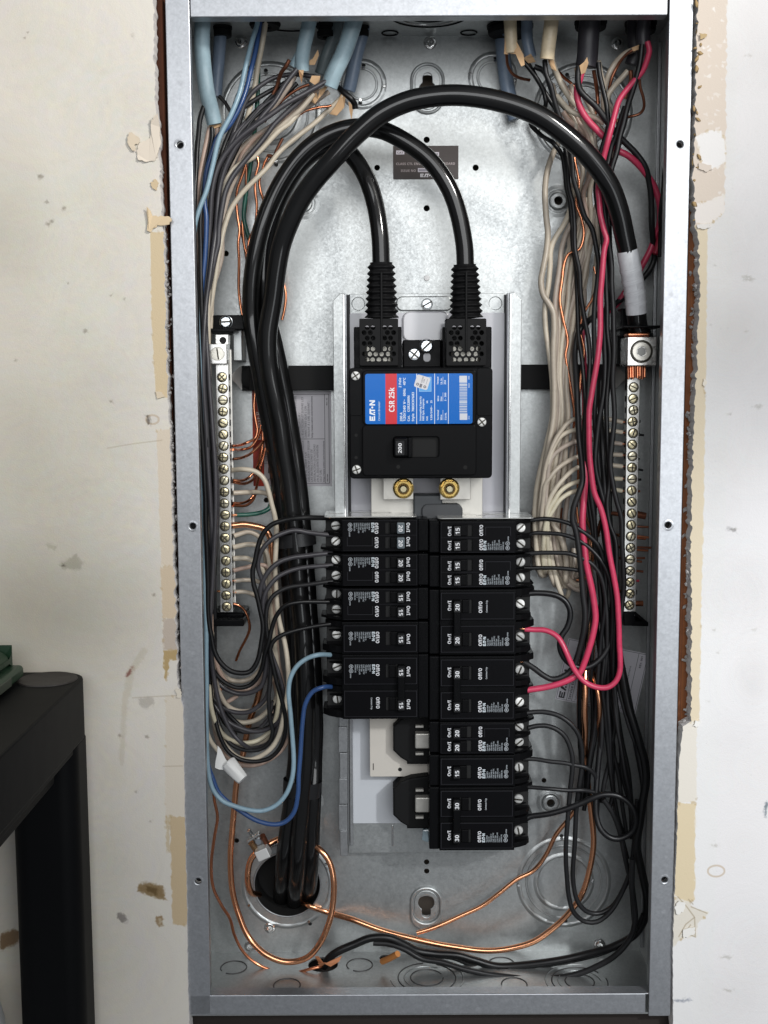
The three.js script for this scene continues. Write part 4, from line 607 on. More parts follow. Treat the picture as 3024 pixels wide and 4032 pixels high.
breaker('circuit_breaker', 'tandem breaker marked 15 and 15, third in the left column', -1, 2.06, 'tandem', '15');
breaker('circuit_breaker', 'single breaker marked 15, fourth in the left column', -1, 3.08, 'single', '15');
breaker('circuit_breaker', 'double breaker marked 15 fed by the two blue wires', -1, 4.07, 'double', '15');
breaker('circuit_breaker', 'tandem breaker marked 15 and 15, topmost of the right column', 1, 0, 'tandem', '15');
breaker('circuit_breaker', 'tandem breaker marked 15 and 15, second in the right column', 1, 1.03, 'tandem', '15');
breaker('circuit_breaker', 'double breaker marked 20 with the thinner red wire', 1, 2.06, 'double', '20');
breaker('circuit_breaker', 'double breaker marked 30 with the thicker red wire', 1, 4.08, 'double', '30');
breaker('circuit_breaker', 'tandem breaker marked 20 and 20 in the lower right column', 1, 6.09, 'tandem', '20');
breaker('circuit_breaker', 'single breaker marked 15, third from bottom in the right column', 1, 7.12, 'single', '15');
breaker('circuit_breaker', 'double breaker marked 30, lowest in the right column', 1, 8.12, 'double', '30');

{
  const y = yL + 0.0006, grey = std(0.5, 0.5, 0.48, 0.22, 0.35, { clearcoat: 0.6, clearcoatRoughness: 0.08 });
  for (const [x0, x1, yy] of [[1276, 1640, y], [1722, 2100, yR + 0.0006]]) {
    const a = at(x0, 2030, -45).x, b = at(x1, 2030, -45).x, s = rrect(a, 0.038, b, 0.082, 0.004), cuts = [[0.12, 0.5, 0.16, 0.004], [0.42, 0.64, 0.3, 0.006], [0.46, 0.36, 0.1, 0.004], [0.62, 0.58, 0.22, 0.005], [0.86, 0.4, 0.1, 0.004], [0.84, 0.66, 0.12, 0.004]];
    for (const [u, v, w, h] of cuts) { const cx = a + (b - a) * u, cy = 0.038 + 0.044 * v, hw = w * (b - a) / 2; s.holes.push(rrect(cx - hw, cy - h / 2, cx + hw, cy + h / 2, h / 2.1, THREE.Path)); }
    const g = extr(s, 0, 0.0008, 0.0002); g.rotateX(-Math.PI / 2); g.translate(0, yy, 0); part(pan, 'breaker_sheen_plate', g, grey);  // pale plate added for the grazing reflection off the breaker tops
  }
}
// ---------------------------------------------------------------- wires and cables: measured bends, depths in mm
function curveOf(zs, text) {
  const p = text.trim().split(/\s+/).map((s) => s.split(',').map(Number)), n = p.length;
  let acc = [0]; for (let i = 1; i < n; i++) acc.push(acc[i - 1] + Math.hypot(p[i][0] - p[i - 1][0], p[i][1] - p[i - 1][1]));
  const z = (t) => { const u = t * (zs.length - 1), i = Math.min(zs.length - 2, Math.floor(u)); const f = u - i, s = f * f * (3 - 2 * f); return zs[i] + (zs[i + 1] - zs[i]) * s; };
  return p.map(([x, y, zz], i) => at(x, y, zz ?? (zs.length < 2 ? zs[0] : z(acc[i] / acc[n - 1]))));
}
function tubeGeo(pts, r, flat = 0, wob = 0.00055) {
  const c = new THREE.CatmullRomCurve3(pts, false, 'centripetal'), L = c.getLength(), seg = Math.max(10, Math.min(420, Math.round(L / 0.0022)));
  const f = 10 + (r > 0.004 ? 10 : 0), g = new THREE.TubeGeometry(c, seg, r, f, false), p = g.attributes.position, o = rr(0, 99);
  const v = V3(), d = V3(), uv = g.attributes.uv; for (let i = 0; i < uv.count; i++) uv.setXY(i, uv.getX(i) * L * 6 + o, uv.getY(i) * r * 40);
  for (let i = 0; i <= seg; i++) { const P = c.getPointAt(i / seg), w = wob * noise.noise(i * 0.07, o, 1), w2 = wob * noise.noise(i * 0.07, o, 9); for (let j = 0; j <= f; j++) { const k = i * (f + 1) + j; d.fromBufferAttribute(p, k).sub(P); if (flat) d.z *= flat; p.setXYZ(k, P.x + d.x + w, P.y + d.y + w2, P.z + d.z); } }
  const e = (t, tan, s) => { const C = new THREE.CircleGeometry(r * 0.98, f); C.applyQuaternion(new THREE.Quaternion().setFromUnitVectors(V3(0, 0, 1), tan.multiplyScalar(s))); C.translate(t.x, t.y, t.z); return C; };
  return { g: merge([g, e(c.getPointAt(0), c.getTangentAt(0), -1), e(c.getPointAt(1), c.getTangentAt(1), 1)]), c, L };
}
function wire(label, mat, mm, zs, text, o = {}) {
  const pts = curveOf(zs, text), t = tubeGeo(pts, mm / 2000, o.flat), kind = o.name || (mat.startsWith('cu') ? 'bare_wire' : 'insulated_wire'), cat = o.cat || 'wire';
  if (!o.tip && !o.more) { const m = solo(kind, t.g, ins[mat], pts[0], label, cat, o.group); return m; }
  const g = thing(kind, label, cat, pts[0], o.group); part(g, o.skin || 'insulation', t.g, ins[mat]);
  if (o.tip) { const [z2, s2, r2, m2] = o.tip, q = curveOf(z2, s2); part(g, 'conductor', tubeGeo(q, (r2 || 2) / 2000).g, ins[m2 || 'cub']); }
  if (o.more) o.more(g, t); return g;
}
function paperBits(list) {                                         // brown filler paper left at the stripped end
  return (g) => { for (const [pts, mm] of list) { const w = pts.map(([a, b]) => at(a, b, mm)), s = poly(w.map((p) => [p.x, p.y])), e = extr(s, mm / 1000, mm / 1000 + 0.0006), p = e.attributes.position; for (let i = 0; i < p.count; i++) p.setZ(i, p.getZ(i) + 0.004 * noise.noise(p.getX(i) * 120, p.getY(i) * 120, 4)); e.computeVertexNormals(); part(g, 'filler_paper', e, paper); } };
}
// service cables
wire('thick black service cable curving to the right lug of the main breaker', 'big', 13.2, [-47, -47, -50, -54, -60, -66, -68, -70, -74, -112], '1831,1046,-47 1826,960 1806,850 1768,740 1700,640 1600,560 1500,510 1400,502 1300,530 1210,590 1125,690 1070,790 1030,900 1004,1020 990,1140 988,1240 1000,1340 1030,1500 1060,1660 1085,1800 1106,1960 1122,2120 1142,2340 1158,2560 1168,2800 1164,2980 1150,3120,-66 1132,3260,-71 1118,3390,-78 1108,3480,-92 1104,3540,-122', { name: 'service_cable', cat: 'cable' });
wire('thick black service cable curving to the left lug of the main breaker', 'big', 13.2, [-47, -55, -63, -68, -75, -75, -72, -76, -112], '1501,1040,-47 1496,930 1476,800 1442,700 1396,625,-60 1340,572,-64 1270,580,-66 1190,640,-66 1110,760,-68 1060,900,-68 1040,1060 1050,1220 1082,1360 1120,1540 1150,1720 1176,1900 1196,2110 1214,2340 1230,2560 1240,2800 1238,3000 1233,3140,-68 1228,3280,-73 1224,3400,-80 1218,3490,-94 1214,3550,-124', { name: 'service_cable', cat: 'cable' });
{
  const g = wire('thickest black cable arching over to the white taped right lug', 'big', 14.6, [-40, -24, -20, -20, -22, -30, -40, -48, -56, -60, -62, -62, -66, -114], '2540,1340,-49 2516,1296,-48 2508,1240,-46 2500,1150,-43 2482,1050,-38 2462,940,-33 2440,840,-29 2396,723,-24 2323,622,-20 2215,521,-17 2106,448,-15 1962,398,-13 1817,376,-12 1680,383,-13 1594,402,-14 1495,452,-16 1396,535,-19 1316,623,-22 1230,722,-27 1163,829,-33 1112,950,-39 1090,1061,-43 1074,1180,-47 1054,1320,-50 1056,1420,-52 1088,1600,-54 1112,1740,-56 1142,1940,-57 1160,2110,-57 1180,2340,-57 1196,2560,-57 1206,2800,-58 1202,2980,-60 1192,3130,-63 1181,3270,-67 1172,3400,-74 1164,3500,-90 1160,3560,-122', { name: 'service_cable', cat: 'cable', more: (o) => {
    const tp = curveOf([-40], '2470,985,-35.5 2482,1050,-38 2500,1150,-43 2507,1235,-46'); part(o, 'white_tape', tubeGeo(tp, 0.0078, 0, 0.0001).g, ins.tape);
    for (const [x, y, z] of [[2484, 1062, -38.6], [2491, 1105, -40.6], [2499, 1150, -43], [2503, 1190, -44.6]]) { const p = at(x, y, z), q = at(x + 4, y + 24, z - 1), r = new THREE.CylinderGeometry(0.0081, 0.0079, 0.0045, 28, 1, true); r.applyQuaternion(new THREE.Quaternion().setFromUnitVectors(V3(0.12, 1, 0.05).normalize(), p.clone().sub(q).normalize())); r.translate(p.x, p.y, p.z); part(o, 'white_tape', r, ins.tape); }
    for (let i = 0; i < 15; i++) { const a = at(2472 + (i % 8) * 9.6, 1420, -40 - (i > 7 ? 6 : 0) - Math.abs((i % 8) - 3.5) * 0.7), b = at(2474 + (i % 8) * 9.2, 1478 + rr(0, 16), -40 - (i > 7 ? 6 : 0)); part(o, 'strand', tubeGeo([a, b], 0.00092, 0, 0).g, i % 3 ? copper : ins.cud); }
    const cb = rect(2470, 1308, 2560, 1326, -40); part(o, 'conductor', rectBox(cb, -54, -40, 0.002), copper);
  } });
}
for (const [pts, r, t] of [[[[1158, 2100, -60], [1164, 2150, -60]], 0.0165, 'upper black tape wrap binding the three service cables'], [[[1192, 3070, -66], [1188, 3130, -67]], 0.0155, 'lower black tape wrap binding the three service cables']]) {
  const a = at(...pts[0]), b = at(...pts[1]), g = new THREE.CylinderGeometry(r, r * 0.98, a.distanceTo(b), 36, 1, true); g.scale(1, 1, 0.62); g.applyQuaternion(new THREE.Quaternion().setFromUnitVectors(V3(0, 1, 0), a.clone().sub(b).normalize())); const m = a.clone().lerp(b, 0.5); g.translate(m.x, m.y, m.z); solo('tape_wrap', g, std(0.012, 0.012, 0.013, 0.3), m, t, 'tape');
}
// sheathed cables entering at the top
const shh = (label, mat, mm, zs, t, bits, o = {}) => wire(label, mat, mm, zs, t, { name: 'sheathed_cable', cat: 'cable', skin: 'sheath', flat: 0.62, more: bits ? paperBits(bits) : undefined, ...o });
shh('front grey sheathed cable at the far left of the box top', 'sheath', 11.4, [-28, -30, -36, -44], '802,-4 798,90 796,177 802,261 816,366 832,430 845,488', [[[[820, 484], [870, 476], [872, 498], [845, 506], [826, 502]], -44]]);
shh('dull blue grey cable behind the far left grey cable', 'sheath2', 9.4, [-70, -74, -78, -80], '878,70 870,120 866,177 860,261 854,330 850,380');
shh('grey sheathed cable left of centre with split end and tan flap', 'sheath', 10.6, [-38, -42, -46, -50], '1236,6 1222,60 1208,130 1194,198 1190,240 1190,280', [[[[1176, 276], [1196, 276], [1194, 300], [1188, 330], [1180, 300]], -46], [[[1208, 242], [1230, 232], [1252, 196], [1256, 216], [1240, 256], [1214, 256]], -50]]);
shh('torn grey flap of cable sheath beside the split grey cable', 'sheath', 7, [-48, -52], '1190,200 1176,222 1164,244 1154,262');
shh('widest grey sheathed cable leaning left near the box centre', 'sheath', 12.4, [-34, -38, -42, -46], '1412,6 1398,71 1380,134 1352,210 1318,280 1296,340', [[[[1262, 300], [1228, 300], [1220, 322], [1240, 334], [1258, 318]], -48], [[[1280, 340], [1290, 346], [1272, 372], [1252, 392], [1258, 360]], -50], [[[1222, 372], [1248, 370], [1254, 392], [1240, 408], [1222, 396]], -50]]);
shh('dim green grey cable between the two grey split cables', 'sheath3', 8.6, [-64, -68, -72], '1340,56 1330,100 1308,160 1288,210 1262,290');
shh('blue grey cable behind the widest grey cable', 'sheath2', 10.2, [-72, -76, -80], '1436,70 1424,140 1404,219 1386,300 1372,356', [[[[1346, 366], [1362, 372], [1356, 420], [1326, 456], [1296, 450], [1320, 420]], -74], [[[1372, 400], [1392, 420], [1384, 470], [1376, 436]], -72]]);
shh('cream sheathed cable with frayed end right of centre', 'creamSheath', 9.2, [-36, -38, -42], '2006,4 2010,80 2012,140 2014,206', [[[[1988, 150], [1994, 200], [2002, 214], [1984, 214]], -40], [[[2014, 160], [2030, 160], [2062, 216], [2066, 256], [2052, 262], [2030, 214], [2006, 210]], -40]]);
shh('small blue grey cable between the two cream cables', 'sheath2', 8.6, [-56, -58, -60], '2076,30 2074,90 2076,160 2090,226', [[[[2062, 226], [2090, 212], [2110, 244], [2080, 250]], -57]]);
shh('cream sheathed cable with slanted cut end at upper right', 'creamSheath', 10.4, [-32, -34, -38], '2178,0 2172,70 2164,140 2152,232', [[[[2152, 232], [2178, 228], [2190, 282], [2172, 272]], -44]]);
shh('tall blue grey cable running behind the big black arch', 'sheath2', 11, [-84, -84, -85], '1975,110 1980,200 1992,300 2012,400 2030,470');
shh('black sheathed cable with pale torn filler at upper right', 'darkSheath', 15.5, [-40, -44, -48], '2326,10 2324,70 2318,150 2312,230 2306,262', [[[[2282, 258], [2300, 244], [2312, 224], [2316, 250], [2306, 284], [2290, 290]], -38], [[[2262, 270], [2284, 262], [2290, 288], [2266, 304]], -44]]);
shh('dark grey cable stub split open in the top right corner', 'darkSheath', 10.4, [-40, -42, -44], '2540,20 2534,90 2532,150 2536,180', [[[[2488, 186], [2516, 178], [2520, 194], [2494, 202]], -42]]);
shh('second dark cable in the right corner curving to pale wires', 'darkSheath', 12, [-60, -60, -62], '2500,80 2502,150 2506,210 2490,256');
// black clamps where they enter
{
  let k = 0; const lab = ['black clamp at the far left cable pair', 'flat black clamp where the blue and white wires enter', 'black clamp behind the split grey cable', 'narrow black clamp right of the widest grey cable', 'black clamp at the two cream cables', 'black clamp around the black sheathed cable', 'black clamp in the top right corner'];
  for (const [x0, x1, y0, y1, z] of [[836, 908, 56, 134, -66], [980, 1100, 40, 98, -60], [1246, 1318, 50, 138, -62], [1406, 1452, 50, 132, -66], [1924, 2100, 50, 126, -66], [2270, 2394, 40, 104, -58], [2470, 2590, 40, 118, -60]]) {
    const q = rect(x0, y0, x1, y1, z), m = new THREE.Vector2((q.l + q.r) / 2, 0), w = q.w / 2, top = BY1 - 0.0012, len = top - q.b, prof = [[w * 0.35, 0], [w * 0.95, 0], [w, 0.0015], [w, 0.004], [w * 0.86, 0.0045], [w * 0.86, len * 0.72], [w * 1.05, len * 0.74], [w * 1.05, len]].map(([a, b]) => new THREE.Vector2(a, b)), g = new THREE.LatheGeometry(prof, 24); g.scale(1, 1, Math.min(1, 0.016 / w)); g.translate(m.x, q.b, (z - 6) / 1000);
    solo('cable_clamp', toCreasedNormals(g, 0.5), blackMatt, V3(m.x, q.b, (z - 6) / 1000), lab[k++], 'cable clamp');
  }
}
// ---- left side
wire('light blue wire from the top to the left double breaker', 'ltblue', 3.6, [-50, -36, -30, -28, -30, -30, -26, -30, -32], '1020,20 1014,88 993,160 968,261 943,366 909,451 867,535 836,656 812,747 784,822 768,884 764,960 768,1031 774,1200 784,1450 792,1700 802,2000 808,2300 812,2560 812,2800 814,2960 822,3050 843,3116 879,3156 923,3174 977,3188 1031,3192 1086,3170 1125,3127 1147,3069 1154,3007 1152,2917 1146,2827 1137,2720 1145,2666 1170,2622 1206,2594 1248,2579 1310,2578,-47');
wire('dark blue wire from the top to the left double breaker', 'blue', 3.6, [-56, -42, -38, -38, -38, -36, -32, -33, -36], '1030,20 1023,88 1010,177 985,282 968,354 938,430 900,497 858,539 839,587 818,656 806,732 804,792 812,852 812,900 805,1031 795,1139 791,1230 792,1356 798,1500 802,1750 804,2000 808,2220 812,2450 814,2700 818,3007 836,3062 858,3116 894,3156 948,3195 1013,3232 1085,3246 1125,3235 1158,3199 1172,3134 1177,3044 1186,2917 1192,2845 1203,2772 1232,2724 1272,2707 1312,2705,-47');
wire('dark green insulated wire running down to the left terminal bar', 'green', 3.5, [-60, -70, -80, -84, -84, -80, -58], '1034,30 1027,84 1016,155 1016,220 1018,295 1014,387 1008,451 1000,540 990,641 978,701 964,792 960,852 968,897 986,955 1010,1040 1040,1200 1062,1500 1074,1800 1072,1950 1060,2000 1038,2014 1013,2021 973,2027 930,2028,-56', { tip: [[-55], '934,2028 916,2028', 2] });
wire('slate wire with long straight slant over the white wires', 'grey', 3.8, [-48, -42, -40, -44], '1230,340 1187,387 1120,451 1078,493 1050,530 996,596 957,641 921,686 891,747 874,822 862,897 858,960 846,1010 828,1103 814,1175 808,1300 812,1460');
wire('black wire hanging straight down behind the blue pair', 'black2', 3.2, [-72, -70], '960,420 948,470 926,520 914,575');
wire('dark wire stub tucked behind the blue pair', 'black2', 3.2, [-70, -68], '952,450 940,500 928,560');
wire('short black wire crossing behind the dark blue wire', 'black2', 3.0, [-74, -70], '862,379 883,400 905,434 918,456 940,490');
wire('black wire hugging the left wall of the box', 'black3', 3.8, [-40, -30, -26, -28, -30, -34, -34], '812,404 800,430 788,470 784,505 776,581 772,656 766,762 764,900 770,1100 780,1400 794,1700 806,1900 812,2100 818,2300 822,2453 832,2503 843,2557 865,2604 905,2641 948,2651 984,2644 1013,2604 1028,2539 1035,2467 1024,2402 1010,2340 998,2300 994,2249 1005,2200 1017,2148 1036,2103 1067,2068 1122,2048 1194,2038 1290,2040,-45', { tip: [[-46], '1286,2040 1306,2041', 2] });
wire('black wire from the far left cable along the wall', 'black', 3.4, [-44, -38, -34, -32], '835,500 836,541 827,591 812,671 800,760 790,850 790,1000 794,1200 800,1400 812,1600 822,1760');
wire('pinkish white wire from the far left cable, left one', 'pink', 3.6, [-46, -44, -36], '826,500 818,531 803,611 788,701 778,777 774,880 774,1000 770,1200 766,1400');
wire('pinkish white wire from the far left cable, right one', 'pink', 3.6, [-46, -50, -50], '858,500 856,530 846,590 824,680 806,800 796,900 788,1050 782,1250');
wire('longest white wire slanting from behind the black loop', 'white2', 3.8, [-76, -66, -58, -56, -56, -52, -44, -50, -48], '1356,366 1347,382 1297,430 1238,485 1162,544 1099,600 1050,662 1011,701 951,762 912,816 888,882 867,977 845,1103 834,1175 822,1248 815,1300 816,1400 824,1600 834,1850 842,2050 842,2200 838,2330 834,2560 834,2760 846,2850 869,2906 897,2946 934,2980 977,2991 1020,2979 1067,2946 1096,2899 1113,2837 1126,2770 1136,2690 1131,2600 1118,2521 1104,2467 1093,2413 1085,2330 1082,2250 1086,2150 1088,2080 1082,2030 1070,1985 1056,1931 1038,1887 1006,1858 959,1848 916,1850,-56', {});
wire('white wire peeking between the grey black wires', 'white3', 3.8, [-52, -56, -60], '1160,300 1149,320 1107,379 1078,417 1040,452 1005,478 951,525 915,565 886,620');
wire('oxidised bare wire crossing over the white slanting wires', 'cud', 2.2, [-58, -60, -64], '1217,333 1190,342 1141,371 1103,404 1072,440 1040,480');
wire('oxidised bare wire poking up beside the split grey cable', 'cud', 3.0, [-44, -56, -66], '1141,236 1128,262 1111,284 1098,318 1090,345 1068,385 1040,428 1020,460');
wire('bare copper wire bending out under the paper shreds', 'cu', 2.1, [-70, -66, -66], '1304,414 1297,417 1259,421 1230,428 1204,436 1175,455 1150,478 1128,494');
wire('small oxidised wire loop at the large knock-out', 'cud', 2.4, [-74, -78], '1113,545 1090,590 1076,618 1052,610 1076,618 1056,640');
wire('stiff black wire loop at the end of the blue grey cable', 'black3', 4.4, [-62, -52, -58], '1316,336 1330,344 1352,362 1385,392 1396,410 1398,428');
wire('bare copper wire bending at the left of the bundle', 'cu', 2.2, [-66, -72, -78, -82, -80], '969,593 966,650 951,701 936,747 932,792 936,852 943,904 938,959 942,1031 941,1139 945,1194 957,1255 975,1309 990,1349 1000,1400 1006,1470 1007,1531 1001,1603 1008,1660 1014,1693 1005,1725 965,1745 917,1755,-56');
wire('bare copper wire nearest the black cables', 'cu', 2.2, [-72, -78, -84, -84], '1011,610 1017,647 1008,686 1004,747 1011,807 1006,882 996,911 980,951 974,1031 971,1103 970,1175 962,1248 975,1320 1000,1400 1030,1520 1036,1600 1032,1663 1016,1720 989,1760 953,1770 917,1770,-56');
wire('bare copper wire from the small loop behind the cables', 'cu', 2.2, [-78, -80, -84], '1056,610 1041,641 1032,671 1020,716 1028,762 1042,800 1060,870');
wire('bare copper wire behind the green wire', 'cud', 2.2, [-78, -84, -84], '969,650 968,720 970,792 960,868 950,900 957,940 966,990 974,1040 990,1150');
wire('bare copper wire between the green wire and the cables', 'cu', 2.0, [-82, -84], '953,868 957,922 964,977 975,1010 978,1060');
wire('short bare copper bow right of the black cables', 'cu', 2.2, [-88, -88, -88], '1098,1020 1109,1067 1116,1114 1125,1165 1120,1220 1110,1260');
wire('third copper wire down on the left bar', 'cu', 2.1, [-84, -74, -56], '1075,1690 1038,1736 989,1784 953,1802 917,1808');
wire('fourth copper wire on the left bar, upper of a close pair', 'cu', 2.1, [-86, -84, -70, -56], '1046,1680 1040,1720 1024,1790 1006,1850 976,1882 945,1892 917,1890');
wire('fifth copper wire on the left bar, lower of a close pair', 'cu', 2.1, [-84, -82, -70, -56], '1034,1700 1034,1760 1020,1830 998,1885 960,1904 917,1898');
wire('copper wire in a long bow on the left bar, upper of two', 'cu', 2.1, [-88, -86, -70, -56], '1046,1760 1030,1830 1014,1900 1002,1945 982,1970 950,1982 917,1982');
wire('copper wire in a long bow on the left bar, lower of two', 'cu', 2.1, [-88, -84, -70, -56], '1030,1800 1018,1860 1008,1930 995,1968 965,1990 917,1990');
wire('thick bright copper ground wire on the left terminal bar', 'cub', 5.0, [-56, -58, -70, -80, -80, -80, -80, -78, -76, -66, -64, -64, -70, -80, -100], '917,2070 940,2067 959,2065 1000,2070 1040,2081 1062,2110 1070,2200 1066,2400 1052,2560 1034,2660 1015,2750 986,2830 970,2899 957,2960 940,3040 930,3091 921,3188 912,3297 907,3364 915,3497 939,3596 985,3696 1051,3762 1131,3788 1210,3769 1264,3709 1297,3629 1312,3530 1313,3463 1297,3397 1264,3351 1210,3316,-76 1150,3296,-84 1098,3304,-84 1045,3331,-80 992,3377,-78 974,3450,-78 985,3510,-86 1020,3524,-104', { name: 'ground_wire', cat: 'ground wire' });
wire('thick copper ground wire sweeping from the conduit across the bottom', 'cub', 4.8, [-108, -88, -80, -78, -74, -74, -74, -72, -70, -68, -66, -66], '1180,3548,-110 1217,3566,-96 1297,3593 1396,3623 1529,3672 1661,3704 1794,3730 1899,3742 1998,3737 2098,3709 2177,3656 2244,3590 2292,3517 2323,3417 2337,3324 2332,3232 2321,3132 2310,3033 2303,2950,-56 2304,2876,-50 2301,2803,-48 2306,2713,-48 2306,2640,-52 2316,2540,-58 2320,2440 2330,2330 2322,2220 2330,2100', { name: 'ground_wire', cat: 'ground wire' });
wire('thinner copper wire climbing diagonally at lower right', 'cub', 3.5, [-80, -82, -84, -82, -80, -76, -72], '1642,3674 1700,3656 1799,3613 1899,3566 1965,3517 2032,3464 2098,3430 2151,3364 2191,3285 2244,3218 2283,3152 2303,3066 2322,2990 2350,2880,-58 2362,2800,-46 2354,2720,-46 2338,2660,-52 2336,2560 2345,2460');
wire('thin copper wire wandering down the lower left corner', 'cu', 2.4, [-40, -50, -60, -70, -70, -62], '840,3060 843,3145 856,3218 845,3298 832,3397 840,3497 872,3563 906,3616 922,3682 952,3742 998,3788 1065,3818 1164,3830 1210,3818 1250,3808,-64 1272,3806,-68');
wire('short copper wire curling under the left terminal bar', 'cu', 2.2, [-56, -60, -72, -84], '918,2377 940,2383 962,2400 980,2440 982,2480 966,2520 945,2560 930,2600');
// white wires on the left bar
const wL = (label, y, t, mat = 'white') => wire(label, mat, 3.4, [-56, -58, -66, -76], t, { group: undefined, tip: [[-55.5], `930,${y} 914,${y}`, 2, 'cu'] });
wL('straight white wire on the left bar, second from bottom', 2288, '922,2288 959,2284 1000,2286 1040,2300 1060,2340');
wL('white wire on the left bar, lowest of the row', 2332, '920,2332 963,2331 1000,2342 1036,2372 1050,2430');
wire('white wire leaving the left bar level beside the green wire', 'white', 3.8, [-56, -62, -76, -80], '917,1941 977,1938 1020,1938 1042,1941 1062,1952 1078,1980');
// black wires to the left breakers
const bL = (label, mat, zs, t, o) => wire(label, mat, 3.4, zs, t, o);
bL('black wire to the lower screw of the third left breaker, long loop', 'black3', [-45, -38, -40, -44, -44, -40, -34, -34], '1306,2369,-46 1295,2369 1230,2369 1158,2375 1118,2389 1089,2424 1071,2474 1060,2521 1042,2576 1031,2630 1006,2677 977,2702 934,2709 890,2691 854,2659 832,2619 822,2560 816,2480 812,2380 812,2200', { tip: [[-46], '1300,2369 1322,2371', 2] });
wire('pale wire running into the white tape at lower left', 'white2', 3.6, [-28, -34, -38], '812,2840 818,2888 832,2921 852,2948 870,2970');
wire('pale pink wire bowing out beside the white vertical wire', 'pink', 3.4, [-66, -72, -70], '1066,2640 1084,2700 1090,2770 1072,2806');
wire('thin orange copper wire behind the lower left arcs', 'cu', 2.0, [-70, -74], '846,2660 858,2710 866,2728 875,2690');
wire('copper whisker at the lower end of the left bar', 'cub', 1.8, [-54, -54], '846,2327 872,2329');
// long runs: from the cables at the top, down the left wall, round at the bottom and up to a breaker or the bar
wire('grey black wire from the widest grey cable, curving round to the second left breaker', 'grey', 3.8, [-44, -36, -40, -44, -38, -36, -36, -50, -58, -54, -48, -40, -45], '1290,316 1204,366 1120,413 1061,455 993,505 942,547 900,592 868,640 846,700 834,760 828,830 824,910 818,1031 806,1140 800,1280 806,1450 818,1620 838,1740 850,1840 856,1960 854,2080 846,2200 836,2330 828,2440 822,2560 836,2640 860,2690 897,2717 941,2731 995,2724 1030,2700 1046,2640 1050,2560 1046,2480 1030,2420 1022,2370 1026,2311 1046,2267 1075,2231 1107,2209 1151,2195 1212,2188 1277,2180 1310,2177,-46');
wire('grey black wire from the split grey cable, curving round to the top left breaker', 'grey', 3.6, [-46, -40, -44, -36, -30, -32, -34, -50, -60, -54, -46, -38, -45], '1170,274 1120,337 1078,404 1035,455 990,512 945,556 910,610 884,668 866,740 856,830 846,940 826,1080 812,1190 802,1320 800,1500 812,1700 820,1850 828,2000 836,2110 832,2250 822,2380 812,2520 810,2620 818,2702 846,2756 882,2787 923,2803 977,2803 1020,2778 1053,2738 1064,2680 1048,2600 1036,2500 1042,2420 1044,2340 1031,2282 1017,2240 1017,2202 1035,2159 1067,2126 1104,2104 1158,2088 1212,2096 1281,2104 1312,2106,-46');
wire('black wire bowing high over the white wires, ending at the second left breaker', 'grey', 3.4, [-60, -58, -52, -44, -36, -34, -34, -48, -60, -56, -48, -40, -45], '1240,303 1190,294 1141,293 1078,307 1027,337 989,371 964,409 946,455 926,506 905,569 878,650 858,740 850,860 836,990 818,1100 806,1240 804,1400 808,1700 812,2000 814,2300 814,2520 816,2680 834,2754 869,2809 905,2845 948,2866 1006,2879 1057,2869 1096,2843 1116,2800 1118,2740 1096,2650 1066,2560 1046,2470 1034,2400 1042,2340 1064,2303 1096,2271 1140,2249 1194,2235 1277,2226 1310,2224,-46');
wire('black wire just under the high bowing wire, ending at the third left breaker', 'black2', 3.4, [-64, -58, -48, -42, -40, -42, -46, -60, -62, -52, -44, -40, -45], '1150,300 1120,328 1056,362 993,400 951,434 925,480 900,530 876,590 856,656 838,730 826,830 818,960 808,1100 800,1300 804,1500 816,1750 836,1950 842,2150 832,2400 830,2600 842,2760 860,2850 900,2920 960,2952 1020,2952 1058,2926 1072,2880 1062,2830 1058,2756 1064,2680 1066,2600 1056,2520 1048,2440 1053,2387 1071,2351 1104,2326 1143,2311 1212,2301 1273,2292 1310,2288,-46');
wire('black wire to the single 15 breaker, sweeping under the others', 'black3', 3.4, [-45, -40, -42, -46, -44, -50, -60, -62, -48, -38, -36, -36], '1310,2456,-46 1292,2458 1230,2467 1169,2481 1114,2500 1078,2525 1064,2561 1073,2612 1085,2666 1100,2720 1114,2774 1124,2830 1122,2890 1100,2946 1062,2984 1008,2998 948,2990 898,2956 866,2900 846,2830 830,2720 820,2560 818,2300 816,2000 812,1700 806,1450 806,1200');
wire('black wire in front of the left wall beside the terminal bar', 'grey', 3.6, [-40, -34, -34, -36, -40, -48], '806,1150 812,1300 820,1450 834,1650 846,1800 850,1960 846,2100 838,2250 830,2400 830,2540 846,2680 870,2790 912,2880 960,2930 1010,2944,-60 1056,2926,-66 1090,2870,-68 1104,2790,-70');
wire('white wire from the widest grey cable down to the left bar', 'white', 3.8, [-48, -52, -52, -48, -44, -46, -54, -68, -72, -68, -58], '1234,366 1225,380 1183,430 1141,468 1090,514 1035,560 993,600 945,645 909,682 884,732 866,792 854,870 840,940 826,1040 814,1160 812,1300 820,1500 836,1800 846,2100 842,2400 834,2560 852,2620 894,2670 934,2682 977,2677 1013,2652 1036,2610 1046,2540 1042,2420 1042,2330 1046,2240 1040,2160 1026,2122 1005,2103 977,2094 950,2100 920,2110,-56');
wire('white wire over the slate wires, rising to the left bar', 'white2', 3.9, [-50, -48, -48, -46, -46, -54, -70, -74, -70, -60, -56], '1177,440 1140,485 1102,512 1026,590 990,623 945,647 909,680 882,732 864,792 852,882 836,980 822,1090 820,1400 828,1700 838,2000 842,2300 838,2560 846,2700 870,2780 897,2811 923,2837 963,2845 1013,2834 1049,2805 1085,2758 1098,2700 1088,2600 1070,2450 1060,2320 1060,2220 1044,2164 1010,2146 977,2144 950,2149 920,2156,-56');
